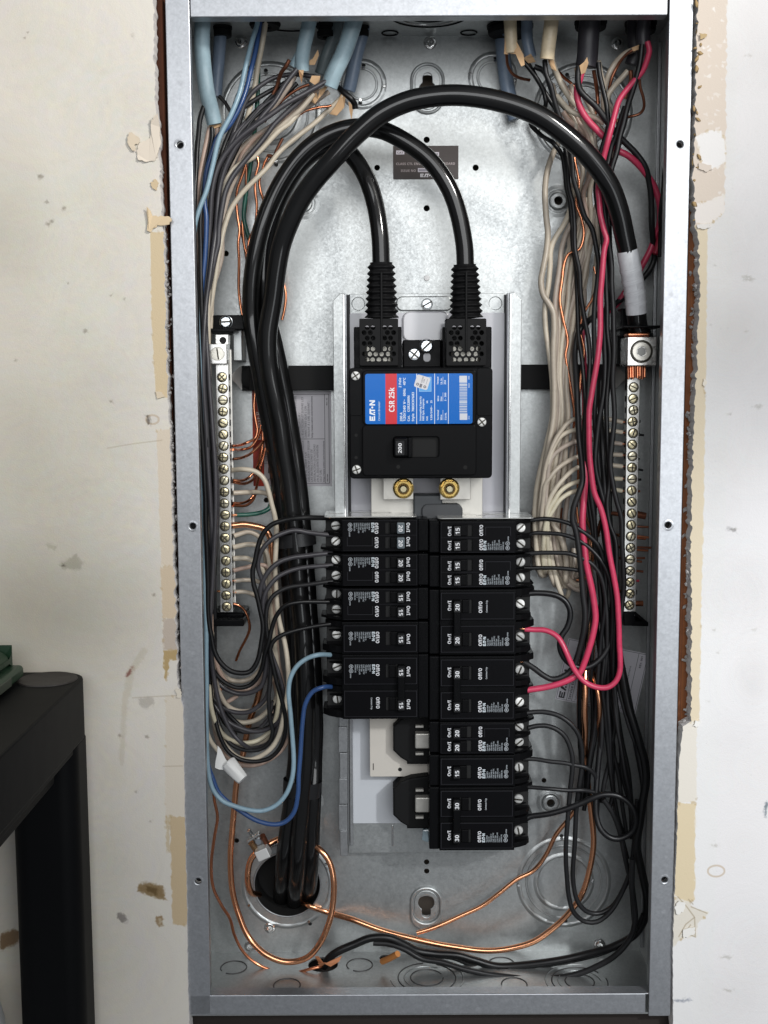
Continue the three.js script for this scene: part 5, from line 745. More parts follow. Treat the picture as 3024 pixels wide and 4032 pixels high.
wire('long white wire entering beside the blue pair at the top', 'white2', 4.1, [-56, -66, -72, -66, -56, -50, -50, -60, -74, -72, -64, -56], '1050,16 1044,84 1031,177 1016,261 1006,324 993,387 976,451 959,514 930,570 900,640 872,720 850,800 838,900 826,1040 818,1200 818,1400 824,1700 828,2000 836,2300 842,2500 834,2680 842,2800 869,2890 905,2917 959,2933 1013,2931 1049,2913 1075,2881 1098,2830 1100,2720 1080,2580 1058,2450 1046,2340 1044,2280 1026,2232 995,2208 963,2198 920,2200,-56');
wire('pink wire lowest under the big white loop', 'pink', 3.5, [-56, -60, -74, -76, -72, -60, -50], '920,2246,-56 963,2236 1000,2228 1046,2228 1070,2260 1080,2400 1096,2600 1130,2780 1142,2880 1122,2935 1085,2975 1042,3000 995,3013 948,3011 910,2995 876,2960 852,2900 838,2800 830,2680 832,2560');
wire('short pink wire end sticking out at lower left', 'pink', 3.4, [-60, -66], '868,2772 883,2769 912,2754 936,2738');
wire('pale wire looping in front of the lower left arcs', 'white', 3.6, [-40, -46, -60, -66, -66], '828,2500 836,2620 862,2720 900,2782 946,2802 1000,2796 1040,2762 1062,2700 1070,2620 1064,2520');
wire('cream wire looping just above the white taped caps', 'cream', 3.6, [-38, -46, -60, -66, -64], '822,2700 832,2790 856,2860 894,2906 944,2926 1000,2920 1050,2888 1082,2836 1096,2760 1092,2680');
wire('pink wire looping between the grey arcs', 'pink', 3.5, [-40, -50, -64, -66], '830,2420 840,2560 866,2650 910,2704 962,2716 1010,2694 1044,2640 1054,2560 1050,2470');
// ---- right side
const bR = (label, mat, mm, zs, t, o) => wire(label, mat, mm, zs, t, o);
// long black runs: from the cables at the top through the bundle to a breaker or to the bottom
bR('black wire bent left under the big arch, running down beside the thick red wire', 'black3', 3.4, [-50, -62, -70, -56, -50, -48, -46, -46, -50, -54], '2060,240 2096,282 2122,320 2144,366 2150,410 2100,456,-84 2090,484,-86 2130,530,-80 2180,566 2212,610 2222,670 2228,730 2244,790 2252,880 2254,960 2266,1050 2272,1150 2276,1240 2280,1330 2292,1420 2304,1560 2300,1680 2302,1800 2310,1900 2318,1980 2330,2060 2340,2140 2352,2240 2364,2360 2372,2480 2378,2600 2370,2700 2380,2800 2392,2900 2400,3000 2410,3090 2424,3180 2446,3280 2470,3380');
bR('black wire from the blue grey cable, crossing right of the thick red wire', 'black', 3.6, [-58, -62, -56, -50, -46, -46, -46, -48, -52], '2080,250 2110,300 2140,350 2168,398 2196,440 2214,500 2224,580 2236,660 2240,740 2254,800 2262,880 2264,980 2282,1070 2286,1160 2300,1250 2316,1340 2322,1420 2318,1520 2310,1640 2312,1760 2320,1860 2328,1960 2342,2060 2350,2160 2370,2260 2384,2380 2390,2500 2396,2620 2392,2740 2400,2860 2404,2980 2410,3060 2414,3120 2400,3180');
bR('black wire from the slanted cream cable through the middle of the bundle', 'black2', 3.8, [-46, -54, -54, -50, -50, -50, -50, -52, -54], '2144,236 2150,290 2170,340 2184,400 2200,450 2216,490 2240,560 2252,640 2258,700 2278,770 2300,850 2330,900 2346,970 2356,1040 2352,1110 2342,1200 2340,1340 2346,1500 2340,1640 2352,1760 2360,1860 2370,1960 2380,2050 2386,2140 2384,2300 2380,2440 2384,2560 2390,2660 2402,2760 2420,2850 2408,2930 2396,3010 2380,3080 2370,3160');
bR('thick black wire from the black sheathed cable to the double 30 breaker', 'black2', 4.6, [-42, -46, -52, -60, -74, -74, -60, -48, -42, -40, -40, -40, -44, -46], '2280,262 2276,310 2284,354 2310,386 2345,420 2378,462 2410,505 2440,540 2470,570 2506,606 2540,655 2556,720 2564,800 2566,880 2572,960 2576,1020 2560,1060 2530,1096 2490,1136 2430,1190 2340,1246 2284,1300 2264,1380 2266,1450 2271,1540 2276,1622 2280,1731 2290,1821 2294,1894 2280,1941 2258,2002 2254,2050 2266,2086 2279,2159 2287,2249 2295,2339 2303,2412 2299,2484 2283,2556 2265,2608 2240,2648 2207,2669 2171,2675 2139,2660 2102,2633 2080,2618 2060,2606,-47', { tip: [[-46.5], '2066,2608 2046,2602', 2.2] });
bR('black wire falling straight from the black sheathed cable, weaving to the bottom', 'black3', 3.7, [-46, -46, -42, -42, -40, -42, -44], '2356,246 2360,290 2372,340 2386,400 2392,450 2394,500 2380,550 2366,600 2356,680 2346,740 2350,800 2370,900 2376,980 2384,1060 2390,1200 2392,1300 2402,1400 2396,1500 2388,1600 2390,1700 2396,1800 2400,1900 2390,1980 2400,2060 2424,2130 2428,2230 2424,2340 2420,2480 2416,2620 2424,2760 2440,2900 2456,3000 2476,3100 2490,3220 2500,3320');
bR('black wire beside the top right red wire, slanting to the right wall below', 'black', 4.2, [-38, -40, -44, -44, -44, -42, -40, -38], '2528,176 2522,240 2508,300 2490,360 2470,420 2456,480 2440,540 2428,600 2412,650 2400,700 2396,780 2398,880 2400,980 2402,1080 2392,1180 2380,1280 2380,1360 2384,1440 2378,1540 2360,1640 2350,1740 2346,1840 2364,1930 2384,2000 2396,2080 2406,2180 2420,2300 2430,2440 2440,2560 2464,2680 2486,2800 2500,2880 2512,2960 2528,3040 2538,3130');
bR('second black wire left of the corner red wire, passing nearest the right bar', 'black2', 3.8, [-46, -42, -40, -38, -38, -40, -40, -42], '2460,420 2440,480 2424,540 2408,580 2396,640 2382,700 2376,770 2384,860 2398,950 2408,1040 2410,1120 2416,1250 2418,1380 2414,1500 2418,1580 2420,1640 2410,1740 2404,1830 2414,1910 2430,1980 2446,2040 2450,2120 2454,2220 2456,2310 2448,2390 2440,2470 2436,2560 2448,2680 2470,2800 2494,2900 2516,3000 2530,3100 2524,3200');
bR('thick black cable down the right wall and along the bottom', 'black3', 6.4, [-46, -40, -36, -38, -44, -56, -66, -70, -70, -66, -64], '2430,2440 2436,2560 2450,2660 2470,2760 2496,2850 2520,2930 2540,3000 2544,3080 2532,3150 2520,3240 2508,3331 2528,3430 2546,3530 2540,3610 2502,3676 2429,3722 2297,3762 2164,3788 2032,3805 1952,3805 1866,3782 1799,3762 1700,3754 1640,3744 1595,3722 1529,3694 1462,3694 1396,3719 1320,3752 1290,3778,-66 1276,3806,-70', { name: 'black_cable', cat: 'cable' });
bR('black wire to the top screw of the upper right breaker', 'black', 3.4, [-46, -40, -42, -46, -54, -56], '2066,2050,-47 2095,2047 2149,2042 2204,2050 2247,2064 2290,2089 2330,2118 2358,2150 2376,2210 2386,2290 2380,2400 2366,2520 2356,2640 2350,2740 2344,2840 2334,2920 2322,3000 2314,3100 2300,3190');
bR('black wire to the second screw of the upper right breaker', 'black', 3.2, [-46, -40, -38, -42, -42, -40, -44], '2084,2106,-47 2102,2099 2157,2099 2211,2104 2265,2122 2312,2151 2348,2184 2377,2224 2399,2274 2410,2339 2414,2430 2410,2540 2412,2640 2420,2760 2430,2860 2448,2960 2466,3060 2484,3150 2496,3240', { tip: [[-47], '2090,2104 2062,2114', 2] });
bR('black wire to the top screw of the second right breaker', 'black2', 3.4, [-46, -40, -42, -48, -50, -52], '2066,2182,-47 2139,2177 2193,2177 2240,2180 2283,2195 2330,2220 2358,2253 2376,2303 2386,2376 2392,2450 2390,2560 2380,2660 2374,2760 2370,2860 2364,2960 2352,3060 2354,3140 2350,3220');
bR('black wire to the lower screw of the second right breaker', 'black3', 3.2, [-46, -42, -44, -52, -58, -60], '2066,2236,-47 2157,2236 2229,2239 2283,2246 2316,2256 2334,2280 2340,2340 2336,2440 2330,2560 2330,2700 2334,2820 2326,2940 2310,3060 2296,3160');
bR('black wire bowing from the lower tandem breaker into the inner hanging loop', 'black2', 3.8, [-47, -44, -46, -52, -56, -60, -52, -46], '2070,2808 2110,2804 2150,2805 2200,2818 2245,2848 2276,2888 2290,2940 2290,3020 2280,3100 2268,3200 2263,3298 2256,3464 2275,3550 2317,3593 2363,3596 2416,3563 2463,3483 2489,3391 2500,3300 2512,3200');
bR('black wire crossing toward the wall above the service label', 'black2', 3.4, [-50, -44, -40, -36], '2396,2400 2408,2500 2424,2620 2440,2720 2464,2810 2484,2880 2506,2940 2530,3010 2540,3120');
bR('black wire making a round loop from the double 20 breaker', 'black', 4.6, [-47, -44, -44, -46, -44, -42, -44], '2054,2340 2078,2336 2102,2334 2146,2336 2193,2347 2225,2368 2243,2401 2245,2433 2233,2473 2211,2506 2204,2538 2211,2571 2233,2603 2265,2623 2305,2629 2341,2614 2374,2582 2403,2531 2424,2480 2428,2400 2420,2300 2408,2200 2396,2080 2386,1960 2374,1800,-52 2366,1650,-54 2364,1500,-56');
bR('thinner red wire looping from the double 20 breaker to the top', 'red', 4.3, [-47, -38, -34, -32, -32, -32, -32, -32, -33, -36, -36, -38, -40], '2066,2477 2102,2479 2139,2480 2171,2491 2196,2509 2214,2535 2233,2574 2254,2621 2266,2642 2290,2673 2319,2695 2356,2707 2392,2706 2421,2687 2439,2651 2442,2586 2439,2540 2437,2448 2431,2357 2417,2274 2399,2177 2385,2076 2366,2002 2341,1941 2330,1876 2323,1803 2319,1695 2319,1622 2330,1550 2346,1452 2357,1380 2364,1307 2364,1235 2364,1163 2371,1072 2378,1000 2382,975 2389,946 2378,905 2364,844 2360,789 2356,745 2362,690,-42 2378,620,-40 2399,535 2416,463 2437,396 2475,345 2510,305 2532,276 2550,231 2557,198 2550,165', { tip: [[-46.5], '2070,2477 2048,2471', 2.2] });
bR('thicker red wire from the right corner down to the double 30 breaker', 'red', 4.9, [-46, -50, -50, -58, -70, -74, -76, -72, -60, -46, -42, -40, -40, -42, -46], '2296,262,-46 2284,310 2272,354 2276,396 2293,442 2319,480 2348,510 2375,536 2405,565,-58 2437,594 2475,613 2509,643 2541,681 2574,731 2594,789 2600,840 2596,890 2580,930 2562,980 2534,1035 2506,1090 2470,1140 2430,1196 2390,1226 2349,1240 2318,1262 2295,1300 2290,1344 2296,1398 2300,1500 2304,1620 2300,1760 2304,1880 2300,1960 2297,2002 2294,2056 2298,2129 2301,2150 2309,2213 2323,2285 2337,2357 2345,2430 2337,2484 2319,2556 2301,2611 2283,2648 2247,2673 2193,2695 2139,2709 2074,2718');
bR('black wire bowing from the lower tandem breaker and dropping straight', 'black2', 3.8, [-47, -44, -44, -46, -50, -56, -56, -50, -44], '2080,2866 2110,2858 2150,2857 2190,2871 2224,2900 2246,2950 2254,3000 2248,3099 2238,3200 2230,3300 2230,3430 2240,3530 2262,3596 2303,3629 2350,3629 2403,3590 2449,3517 2482,3430 2496,3340 2504,3240 2508,3150');
bR('black wire from the lone 15 breaker at lower right', 'black2', 3.5, [-47, -44, -44, -48], '2060,2988 2110,2990 2164,2999 2215,3004 2263,3013 2303,3020 2330,3036 2346,3060 2350,3110');
bR('black wire above the lowest double breaker', 'black2', 3.4, [-47, -42, -42, -46], '2066,3098 2120,3102 2164,3106 2230,3112 2290,3112 2330,3118 2366,3128');
bR('thick black wire from the lowest double breaker with round coil', 'black', 4.6, [-47, -42, -38, -36, -38, -44, -50, -54, -52], '2070,3222 2091,3214 2164,3203 2230,3185 2297,3159 2340,3140 2376,3129 2429,3132 2476,3160 2500,3200 2504,3240 2489,3275 2443,3301 2403,3298 2367,3268 2350,3218 2346,3150 2352,3060 2360,2960 2368,2860 2360,2760 2366,2660');
bR('black wire slanting out of the coil toward the lower corner', 'black2', 4.0, [-44, -48, -54, -50], '2376,3146 2396,3174 2416,3205 2439,3271 2456,3351 2472,3420 2486,3490 2494,3600 2500,3660');
bR('thinner black wire trailing below the bottom black cable', 'black2', 4.6, [-36, -46, -50, -56, -56, -58, -64, -68], '2490,3380 2488,3470 2498,3560 2500,3620 2482,3692 2416,3769 2330,3815 2230,3845 2098,3855 1932,3838 1833,3818 1740,3788 1661,3774 1595,3738 1529,3716 1470,3712');
bR('third black wire hidden behind the bottom black cable', 'black3', 3.6, [-50, -62, -70, -74, -74, -72], '2534,3600 2490,3690 2410,3738 2290,3776 2160,3800 2020,3818 1940,3814 1850,3796 1780,3770 1690,3764 1630,3756 1580,3732');
// mid-right verticals
bR('black wire bundle strand down to the copper wires', 'black3', 4.4, [-58, -56, -58, -60], '2322,2280 2318,2400 2304,2500 2292,2620 2286,2760 2284,2880 2290,2990 2296,3080 2290,3160');
bR('black strand between the two lower copper wires', 'black2', 3.6, [-54, -56, -58], '2352,2600 2340,2700 2338,2800 2346,2880 2332,2960 2318,3050 2314,3140');
bR('oxidised dark wire down the left of the lower copper wire', 'cud', 4.6, [-74, -72, -74], '2296,2500 2288,2640 2282,2760 2284,2900 2292,3000 2300,3060');
// upper right
bR('grey black wire beside the cream cable wire', 'black2', 4.0, [-58, -60, -58], '2104,262 2140,280 2162,330 2180,390 2190,430 2210,480 2240,540');
wire('thin black wire along the right side wall', 'black3', 3.2, [-86, -84, -80, -70, -60], '2640,100 2630,260 2622,420 2620,600 2612,720 2606,800 2600,900 2598,1010', { });
wire('black wire hooked at the right flange edge', 'black2', 3.0, [-30, -34, -60], '2622,730 2610,770 2602,830 2600,900');
wire('red stub near the right wall', 'redDark', 4.6, [-70, -64], '2612,830 2606,880 2592,960 2580,1000');
// bare wires of the upper right
wire('bare copper wire under the frayed cream cable', 'cud', 2.2, [-48, -60, -70], '1994,212 2000,256 2020,290 2052,308 2086,314');
wire('bare copper wire crossing behind the white wires', 'cu', 2.2, [-60, -66, -68], '2196,280 2220,306 2250,330 2268,350 2290,380');
wire('bare copper wire hooked below the black corner wire', 'cud', 2.2, [-56, -60, -66, -70], '2520,310 2522,340 2536,390 2536,425 2520,446 2490,456 2460,462 2440,476');
wire('brown bare wire beneath the corner filler paper', 'cud', 2.4, [-50, -60, -66], '2508,192 2480,204 2450,230 2426,270 2408,310 2398,360 2396,410');
wire('brown bare wire under the black sheathed cable', 'cud', 3.0, [-58, -66, -68], '2338,276 2346,320 2352,370 2354,410 2340,460 2330,500');
wire('oxidised copper wire from the paper knot', 'cud', 3.2, [-54, -62], '2484,276 2486,310 2474,350 2462,390');
wire('bare copper glint beside the thin red wire', 'cub', 2.0, [-62, -62], '2434,468 2430,480 2432,496');
wire('thin copper wire winding inside the white bundle', 'cu', 2.2, [-70, -66, -64, -64, -68], '2262,620 2280,720 2268,800 2290,860 2300,920 2282,980 2240,1000 2222,1040 2214,1100 2206,1180 2220,1260 2236,1340 2226,1400 2240,1480 2254,1560 2262,1620 2256,1730 2248,1820 2240,1900');
wire('copper wire right of the white bundle', 'cu', 2.2, [-72, -66, -62, -66], '2340,1050 2350,1120 2330,1180 2312,1210 2296,1240 2286,1300 2300,1380 2290,1460 2280,1560 2272,1700 2278,1840 2276,1920 2270,1990 2276,2060');
wire('long copper wire behind the thick red wire', 'cu', 2.2, [-70, -70, -74], '2286,1960 2290,2040 2310,2120 2340,2160 2330,2220 2300,2280 2260,2278 2238,2260');
wire('copper wire curled behind the white ends', 'cud', 2.6, [-76, -80, -78], '2210,2000 2204,2090 2200,2160 2216,2230 2236,2266 2264,2280 2290,2276');
wire('dark copper wire joining the right bar behind the black wires', 'cud', 3.4, [-70, -62, -56], '2352,2110 2380,2030 2410,2022 2440,2026 2462,2028');
wire('dark copper wire running below the green marked wire', 'cud', 2.4, [-64, -66], '2300,2010 2316,2060 2336,2096 2360,2110');
// white wires of the right side
const uTurn = (t) => { const p = t.trim().split(/\s+/).pop().split(',').map(Number); return p[1] > 2190 && p[1] < 2360 && p[0] < 2270 ? `${t} ${p[0] + 9},${p[1] + 16},-68 ${p[0] + 22},${p[1] + 10},-72 ${p[0] + 30},${p[1] - 40},-76 ${p[0] + 30},${p[1] - 120},-80` : t; };
const wR = (label, mat, mm, zs, t) => wire(label, mat, mm, zs, uTurn(t));
wR('white wire bulging farthest left over the mounting dimple', 'white', 4.6, [-80, -70, -62, -56, -54, -54, -58], '2212,540 2194,572 2169,627 2150,699 2145,771 2150,844 2158,916 2152,988 2140,1050 2130,1109 2140,1163 2158,1190 2178,1226 2183,1289 2179,1362 2179,1434 2184,1543 2180,1640 2160,1753 2144,1839 2142,1912 2153,1984 2175,2056 2200,2100 2220,2150 2230,2220 2228,2280');
wR('white wire leaving the dimple rim toward the bundle', 'white2', 4.2, [-74, -66, -58, -56, -56], '2262,740 2246,826 2223,880 2187,934 2169,981 2166,1043 2158,1127 2147,1199 2147,1289 2158,1362 2169,1434 2176,1543 2174,1640 2150,1760 2128,1850 2112,1940 2106,2030 2110,2130 2116,2200 2126,2250');
wR('white wire third from the left in the bundle', 'white3', 4.0, [-72, -66, -58, -56, -60], '2268,780 2260,860 2230,920 2212,980 2202,1060 2190,1140 2186,1210 2192,1290 2188,1380 2182,1480 2192,1560 2186,1660 2166,1760 2144,1860 2130,1960 2124,2060 2130,2150 2150,2220');
wR('white wire in the middle of the white bundle', 'white', 3.8, [-74, -68, -60, -58, -62], '2290,760 2286,840 2260,920 2240,1000 2226,1080 2214,1150 2206,1220 2200,1300 2194,1400 2196,1500 2204,1580 2196,1680 2176,1780 2160,1880 2146,1980 2142,2080 2152,2180 2164,2240 2180,2290');
wR('white wire just left of the black verticals', 'white2', 3.8, [-72, -66, -60, -58, -60], '2310,780 2300,880 2280,960 2254,1040 2242,1120 2236,1190 2226,1260 2214,1340 2206,1420 2206,1520 2212,1600 2208,1700 2190,1800 2176,1900 2162,2000 2160,2100 2170,2190 2184,2260 2212,2340');
wR('white wire crossing under the black verticals', 'white3', 3.8, [-74, -68, -64, -60, -62], '2322,820 2310,920 2296,1000 2272,1080 2258,1170 2240,1240 2232,1320 2222,1400 2218,1480 2222,1580 2226,1680 2212,1780 2196,1880 2184,1980 2178,2080 2186,2170 2206,2240 2232,2290 2270,2320 2310,2326');
wR('white wire close behind the copper strand', 'white', 4.0, [-72, -68, -62, -60, -62], '2330,900 2322,980 2306,1060 2288,1140 2266,1210 2254,1290 2244,1360 2232,1440 2230,1540 2236,1640 2228,1740 2222,1840 2210,1940 2196,2030 2196,2120 2208,2200 2228,2264 2262,2300 2300,2308');
wR('white wire bowing behind the thick black vertical', 'white3', 3.8, [-70, -66, -64, -62], '2280,1240 2262,1320 2246,1400 2250,1480 2256,1560 2264,1640 2256,1740 2244,1840 2236,1940 2226,2040 2220,2120 2228,2200 2246,2260');
wR('white wire at the back of the lower white bundle', 'white3', 3.8, [-72, -70, -68], '2196,1740 2180,1840 2164,1940 2112,1980 2100,2080 2104,2180 2112,2240 2130,2246');
wR('pale wire deep in the upper right tangle', 'pink', 3.8, [-66, -70, -72], '2216,440 2240,476 2276,500 2310,530 2330,560 2340,590 2330,640 2316,700');
wR('white wire looping across to the thick black wire', 'white2', 4.0, [-62, -56, -52], '2192,376 2216,406 2246,436 2280,450 2320,456 2350,466 2378,486');
wR('white wire from the slanted cream cable', 'white2', 4.4, [-50, -58, -60], '2172,230 2182,270 2200,312 2224,356 2250,394 2268,420');
wR('white wire from the black sheathed cable', 'white', 4.0, [-50, -58, -62], '2356,240 2366,290 2378,340 2376,390 2380,440');
wR('white wire arching from the corner filler paper', 'white', 4.2, [-52, -60, -64], '2500,194 2460,212 2420,250 2396,290 2382,330 2376,370');
wR('white wire from the paper knot to the bundle', 'white2', 4.2, [-56, -60, -62], '2474,278 2450,306 2420,340 2396,376 2390,410 2400,450');
wR('thin white wire loop near the copper glint', 'white3', 3.2, [-64, -66], '2392,400 2412,430 2420,470 2406,500');
wire('green marked wire end among the black wires', 'green', 4.0, [-54, -54], '2294,1928 2300,1952 2296,1984');
// further wires of the two bundles that nothing tells apart
function jitter(text, dx, amp, k) { return text.trim().split(/\s+/).map((s, i) => { const [x, y, z] = s.split(',').map(Number); return [Math.round(x + dx + amp * noise.noise(i * 0.55, k, 2)), Math.round(y + amp * 0.4 * noise.noise(i * 0.4, k, 7)), ...(z === undefined ? [] : [z])].join(','); }).join(' '); }
const runR = '2380,1700 2372,1900 2376,2000 2384,2100 2390,2220 2392,2340 2390,2460 2392,2580 2398,2700 2410,2820 2424,2940 2440,3060 2460,3180 2480,3300';
for (let i = 0; i < 5; i++) wire('black wire hidden among the others in the right hand bundle', ['black', 'black3', 'black2'][i % 3], 3.4, [-62, -60 + (i % 4) * 3, -58 + (i % 3) * 5, -56, -58], jitter(runR, -30 + i * 15, 30, i * 3.7 + 1), { group: 'black wires deep in the right bundle' });
const runL = '1150,330 1090,380 1040,420 990,470 945,525 905,590 880,660 862,740 850,840 838,950 824,1060 812,1180 806,1320 810,1480 820,1640 832,1800 840,1960 840,2120 832,2280 826,2440 826,2560 838,2690 866,2790 912,2856 968,2880 1030,2870 1070,2830 1088,2760';
for (let i = 0; i < 6; i++) wire('dark wire hidden among the others in the left hand bundle', ['grey', 'black2', 'black', 'grey', 'black3', 'black2'][i], 3.4, [-58, -54, -50, -46, -44, -48, -66, -70], jitter(runL, -12 + i * 5, 26, i * 5.1 + 40), { group: 'dark wires deep in the left bundle' });
const runW = '2280,720 2274,820 2262,920 2246,1020 2228,1120 2214,1220 2208,1340 2206,1460 2212,1580 2206,1700 2190,1820 2176,1940 2166,2060 2172,2160 2190,2240 2214,2296';
for (let i = 0; i < 5; i++) wire('pale wire deep in the right white bundle', ['white3', 'white', 'white2'][i % 3], 3.9, [-76, -70, -66, -64, -66], uTurn(jitter(runW, -22 + i * 13, 30, i * 2.9 + 90)), { group: 'pale wires deep in the right white bundle' });
const runU = '2200,330 2222,380 2250,430 2280,480 2300,540 2310,600 2306,680 2296,760 2286,860 2272,960 2260,1060 2250,1160 2246,1260';
for (let i = 0; i < 5; i++) wire('pale wire crossing the upper right tangle', ['white', 'pink', 'white2', 'white3', 'white'][i], 3.7, [-66, -70, -74], jitter(runU, -26 + i * 26, 44, i * 4.3 + 130), { group: 'pale wires in the upper right tangle' });
const runV = '1280,360 1210,410 1140,460 1080,500 1020,550 960,610 918,670 890,740 872,820 856,910 840,1010 824,1150 812,1300 804,1460';
for (let i = 0; i < 4; i++) wire('pale wire deep in the upper left slanting bundle', ['white3', 'pink', 'white', 'white3'][i], 3.7, [-60, -66, -66, -60], jitter(runV, -20 + i * 12, 34, i * 3.3 + 170), { group: 'pale wires in the upper left bundle' });
// wires fanning across to the right terminal bar
const fan = [['topmost', 1661, '2118,2180 2120,2080 2128,1980 2138,1900 2150,1830 2166,1780 2182,1740 2204,1704 2233,1668 2268,1648 2330,1642 2400,1650', 'white'], ['second', 1703, '2140,2200 2136,2100 2142,2000 2152,1900 2166,1800 2180,1760 2204,1722 2236,1700 2268,1691 2330,1684 2400,1694', 'white2'], ['third', 1749, '2158,2200 2152,2100 2150,2000 2154,1910 2164,1830 2178,1796 2202,1772 2233,1752 2268,1738 2330,1730 2400,1742', 'white3'], ['fourth', 1792, '2134,2210 2130,2120 2132,2040 2138,1970 2146,1910 2168,1876 2194,1846 2234,1818 2271,1800 2340,1790 2400,1789', 'white'], ['fifth', 1836, '2150,2240 2144,2160 2146,2090 2150,2040 2156,1990 2180,1936 2212,1893 2248,1857 2280,1839 2340,1826 2400,1830', 'white2'], ['sixth', 1886, '2164,2240 2158,2170 2156,2110 2156,2060 2160,2010 2182,1972 2206,1936 2240,1910 2280,1897 2340,1886 2400,1884', 'cream'], ['seventh', 1933, '2140,2240 2138,2180 2142,2120 2150,2060 2176,2008 2200,1970 2234,1944 2270,1932 2340,1920 2400,1924', 'cream']];
fan.forEach(([n, y, t, m], i) => { const p = t.split(' ')[0].split(',').map(Number); return wire(n + ' of the white wires fanning right to the terminal bar', m, 3.5, [-66, -56, -47, -45, -53, -56], `${p[0] - 20},${p[1] - 60},-74 ${p[0] - 16},${p[1] - 4},-72 ${p[0] - 6},${p[1] + 12},-68 ${t} 2450,${y}`, { tip: [[-55.5, -55.5], `2444,${y} 2462,${y}`, 2, 'cud'] }); });
const ORD = ['first', 'second', 'third', 'fourth', 'fifth', 'sixth', 'seventh', 'eighth', 'ninth', 'tenth', 'eleventh', 'twelfth', 'thirteenth', 'fourteenth', 'fifteenth', 'sixteenth'];
// bare ends that stick out on the far side of the right bar
[[1662, 22, 'black'], [1709, 36, 'black'], [1758, 14, 'black'], [1802, 20, 'black'], [1845, 34, 'black'], [1890, 28, 'black'], [1938, 24, 'cud'], [2024, 46, 'big'], [2074, 58, 'cud'], [2110, 60, 'cu'], [2156, 70, 'cud'], [2200, 46, 'cud'], [2248, 40, 'cud'], [2289, 24, 'redDark'], [2332, 14, 'black'], [2378, 40, 'cu']].forEach(([y, len, m], i) => {
  const x0 = 2500 - (y - 1660) * 0.012, thick = m === 'big' ? 5.6 : i > 13 ? 4.4 : 1.9, a = at(x0 - 6, y - 2, -55), b = at(x0 + len, y + rr(-4, 10), -55), mat = m === 'big' ? 'cud' : m;
  solo('wire_end', tubeGeo([a, b], thick / 2000, 0, 0).g, ins[mat], a, (m === 'black' ? 'dark' : m === 'big' ? 'thick brown' : m === 'redDark' ? 'reddish' : 'copper') + ' wire end past the right bar, ' + ORD[i] + ' from the top', 'wire end', 'wire ends past the right terminal bar');
  if (y === 2110 || y === 2156 || y === 2200) solo('wire_end', tubeGeo([at(x0 - 6, y + 8, -56), at(x0 + len - 12, y + 12, -56)], 0.00095, 0, 0).g, ins.cu, at(x0 - 6, y + 8, -56), 'second strand under the copper end past the right bar, ' + ORD[i] + ' from the top', 'wire end', 'wire ends past the right terminal bar');
});
[2024, 2110, 2156, 2200, 2330, 2378].forEach((y, i) => { const a = at(2420, y - 4, -60), b = at(2462, y, -56); solo('wire_end', tubeGeo([a, b], 0.0013, 0, 0).g, i % 2 ? copperBright : copper, a, 'short copper end entering the left side of the right bar, ' + ORD[i] + ' from the top', 'wire end', 'copper ends left of the right terminal bar'); });
// ---------------------------------------------------------------- small things at the bottom
{
  const g = thing('white_wire_cap', 'white plastic cap and tape flag on wires at lower left', 'wire cap', at(900, 3060, -36));
  const f = (pts, mm, bend) => { const w = pts.map(([a, b]) => at(a, b, mm)), e = extr(poly(w.map((p) => [p.x, p.y])), mm / 1000, mm / 1000 + 0.0006), p = e.attributes.position; for (let i = 0; i < p.count; i++) p.setZ(i, p.getZ(i) + bend * Math.sin(p.getX(i) * 260)); e.computeVertexNormals(); part(g, 'flap', e, std(0.76, 0.76, 0.74, 0.5)); };
  f([[858, 2934], [870, 2950], [888, 2990], [900, 3006], [882, 3030], [864, 3028], [848, 3020], [850, 2994], [856, 2966]], -36, 0.0012);
  const cone = (p, q, r0, r1, n) => { const A = at(...p), B = at(...q), g2 = new THREE.LatheGeometry([[0.0001, 0], [r0 * 0.9, 0], [r0, 0.05], [r0, 0.3], [r1, 0.93], [r1 * 0.9, 1], [0.0001, 1]].map(([x, y]) => new THREE.Vector2(x / (x > 0.0001 ? 1000 : 1), y * A.distanceTo(B))), 28); const v = g2.attributes.position; for (let k = 0; k < v.count; k++) { const f = 1 + 0.07 * noise.noise(v.getX(k) * 300, v.getY(k) * 160, v.getZ(k) * 300); v.setX(k, v.getX(k) * f); v.setZ(k, v.getZ(k) * f * 0.9); } g2.applyQuaternion(new THREE.Quaternion().setFromUnitVectors(V3(0, 1, 0), B.clone().sub(A).normalize())); g2.translate(A.x, A.y, A.z); part(g, n, toCreasedNormals(g2, 0.6), std(0.76, 0.76, 0.74, 0.5)); };
  cone([896, 3002, -38], [956, 3070, -33], 6.4, 5.2, 'cap');
}
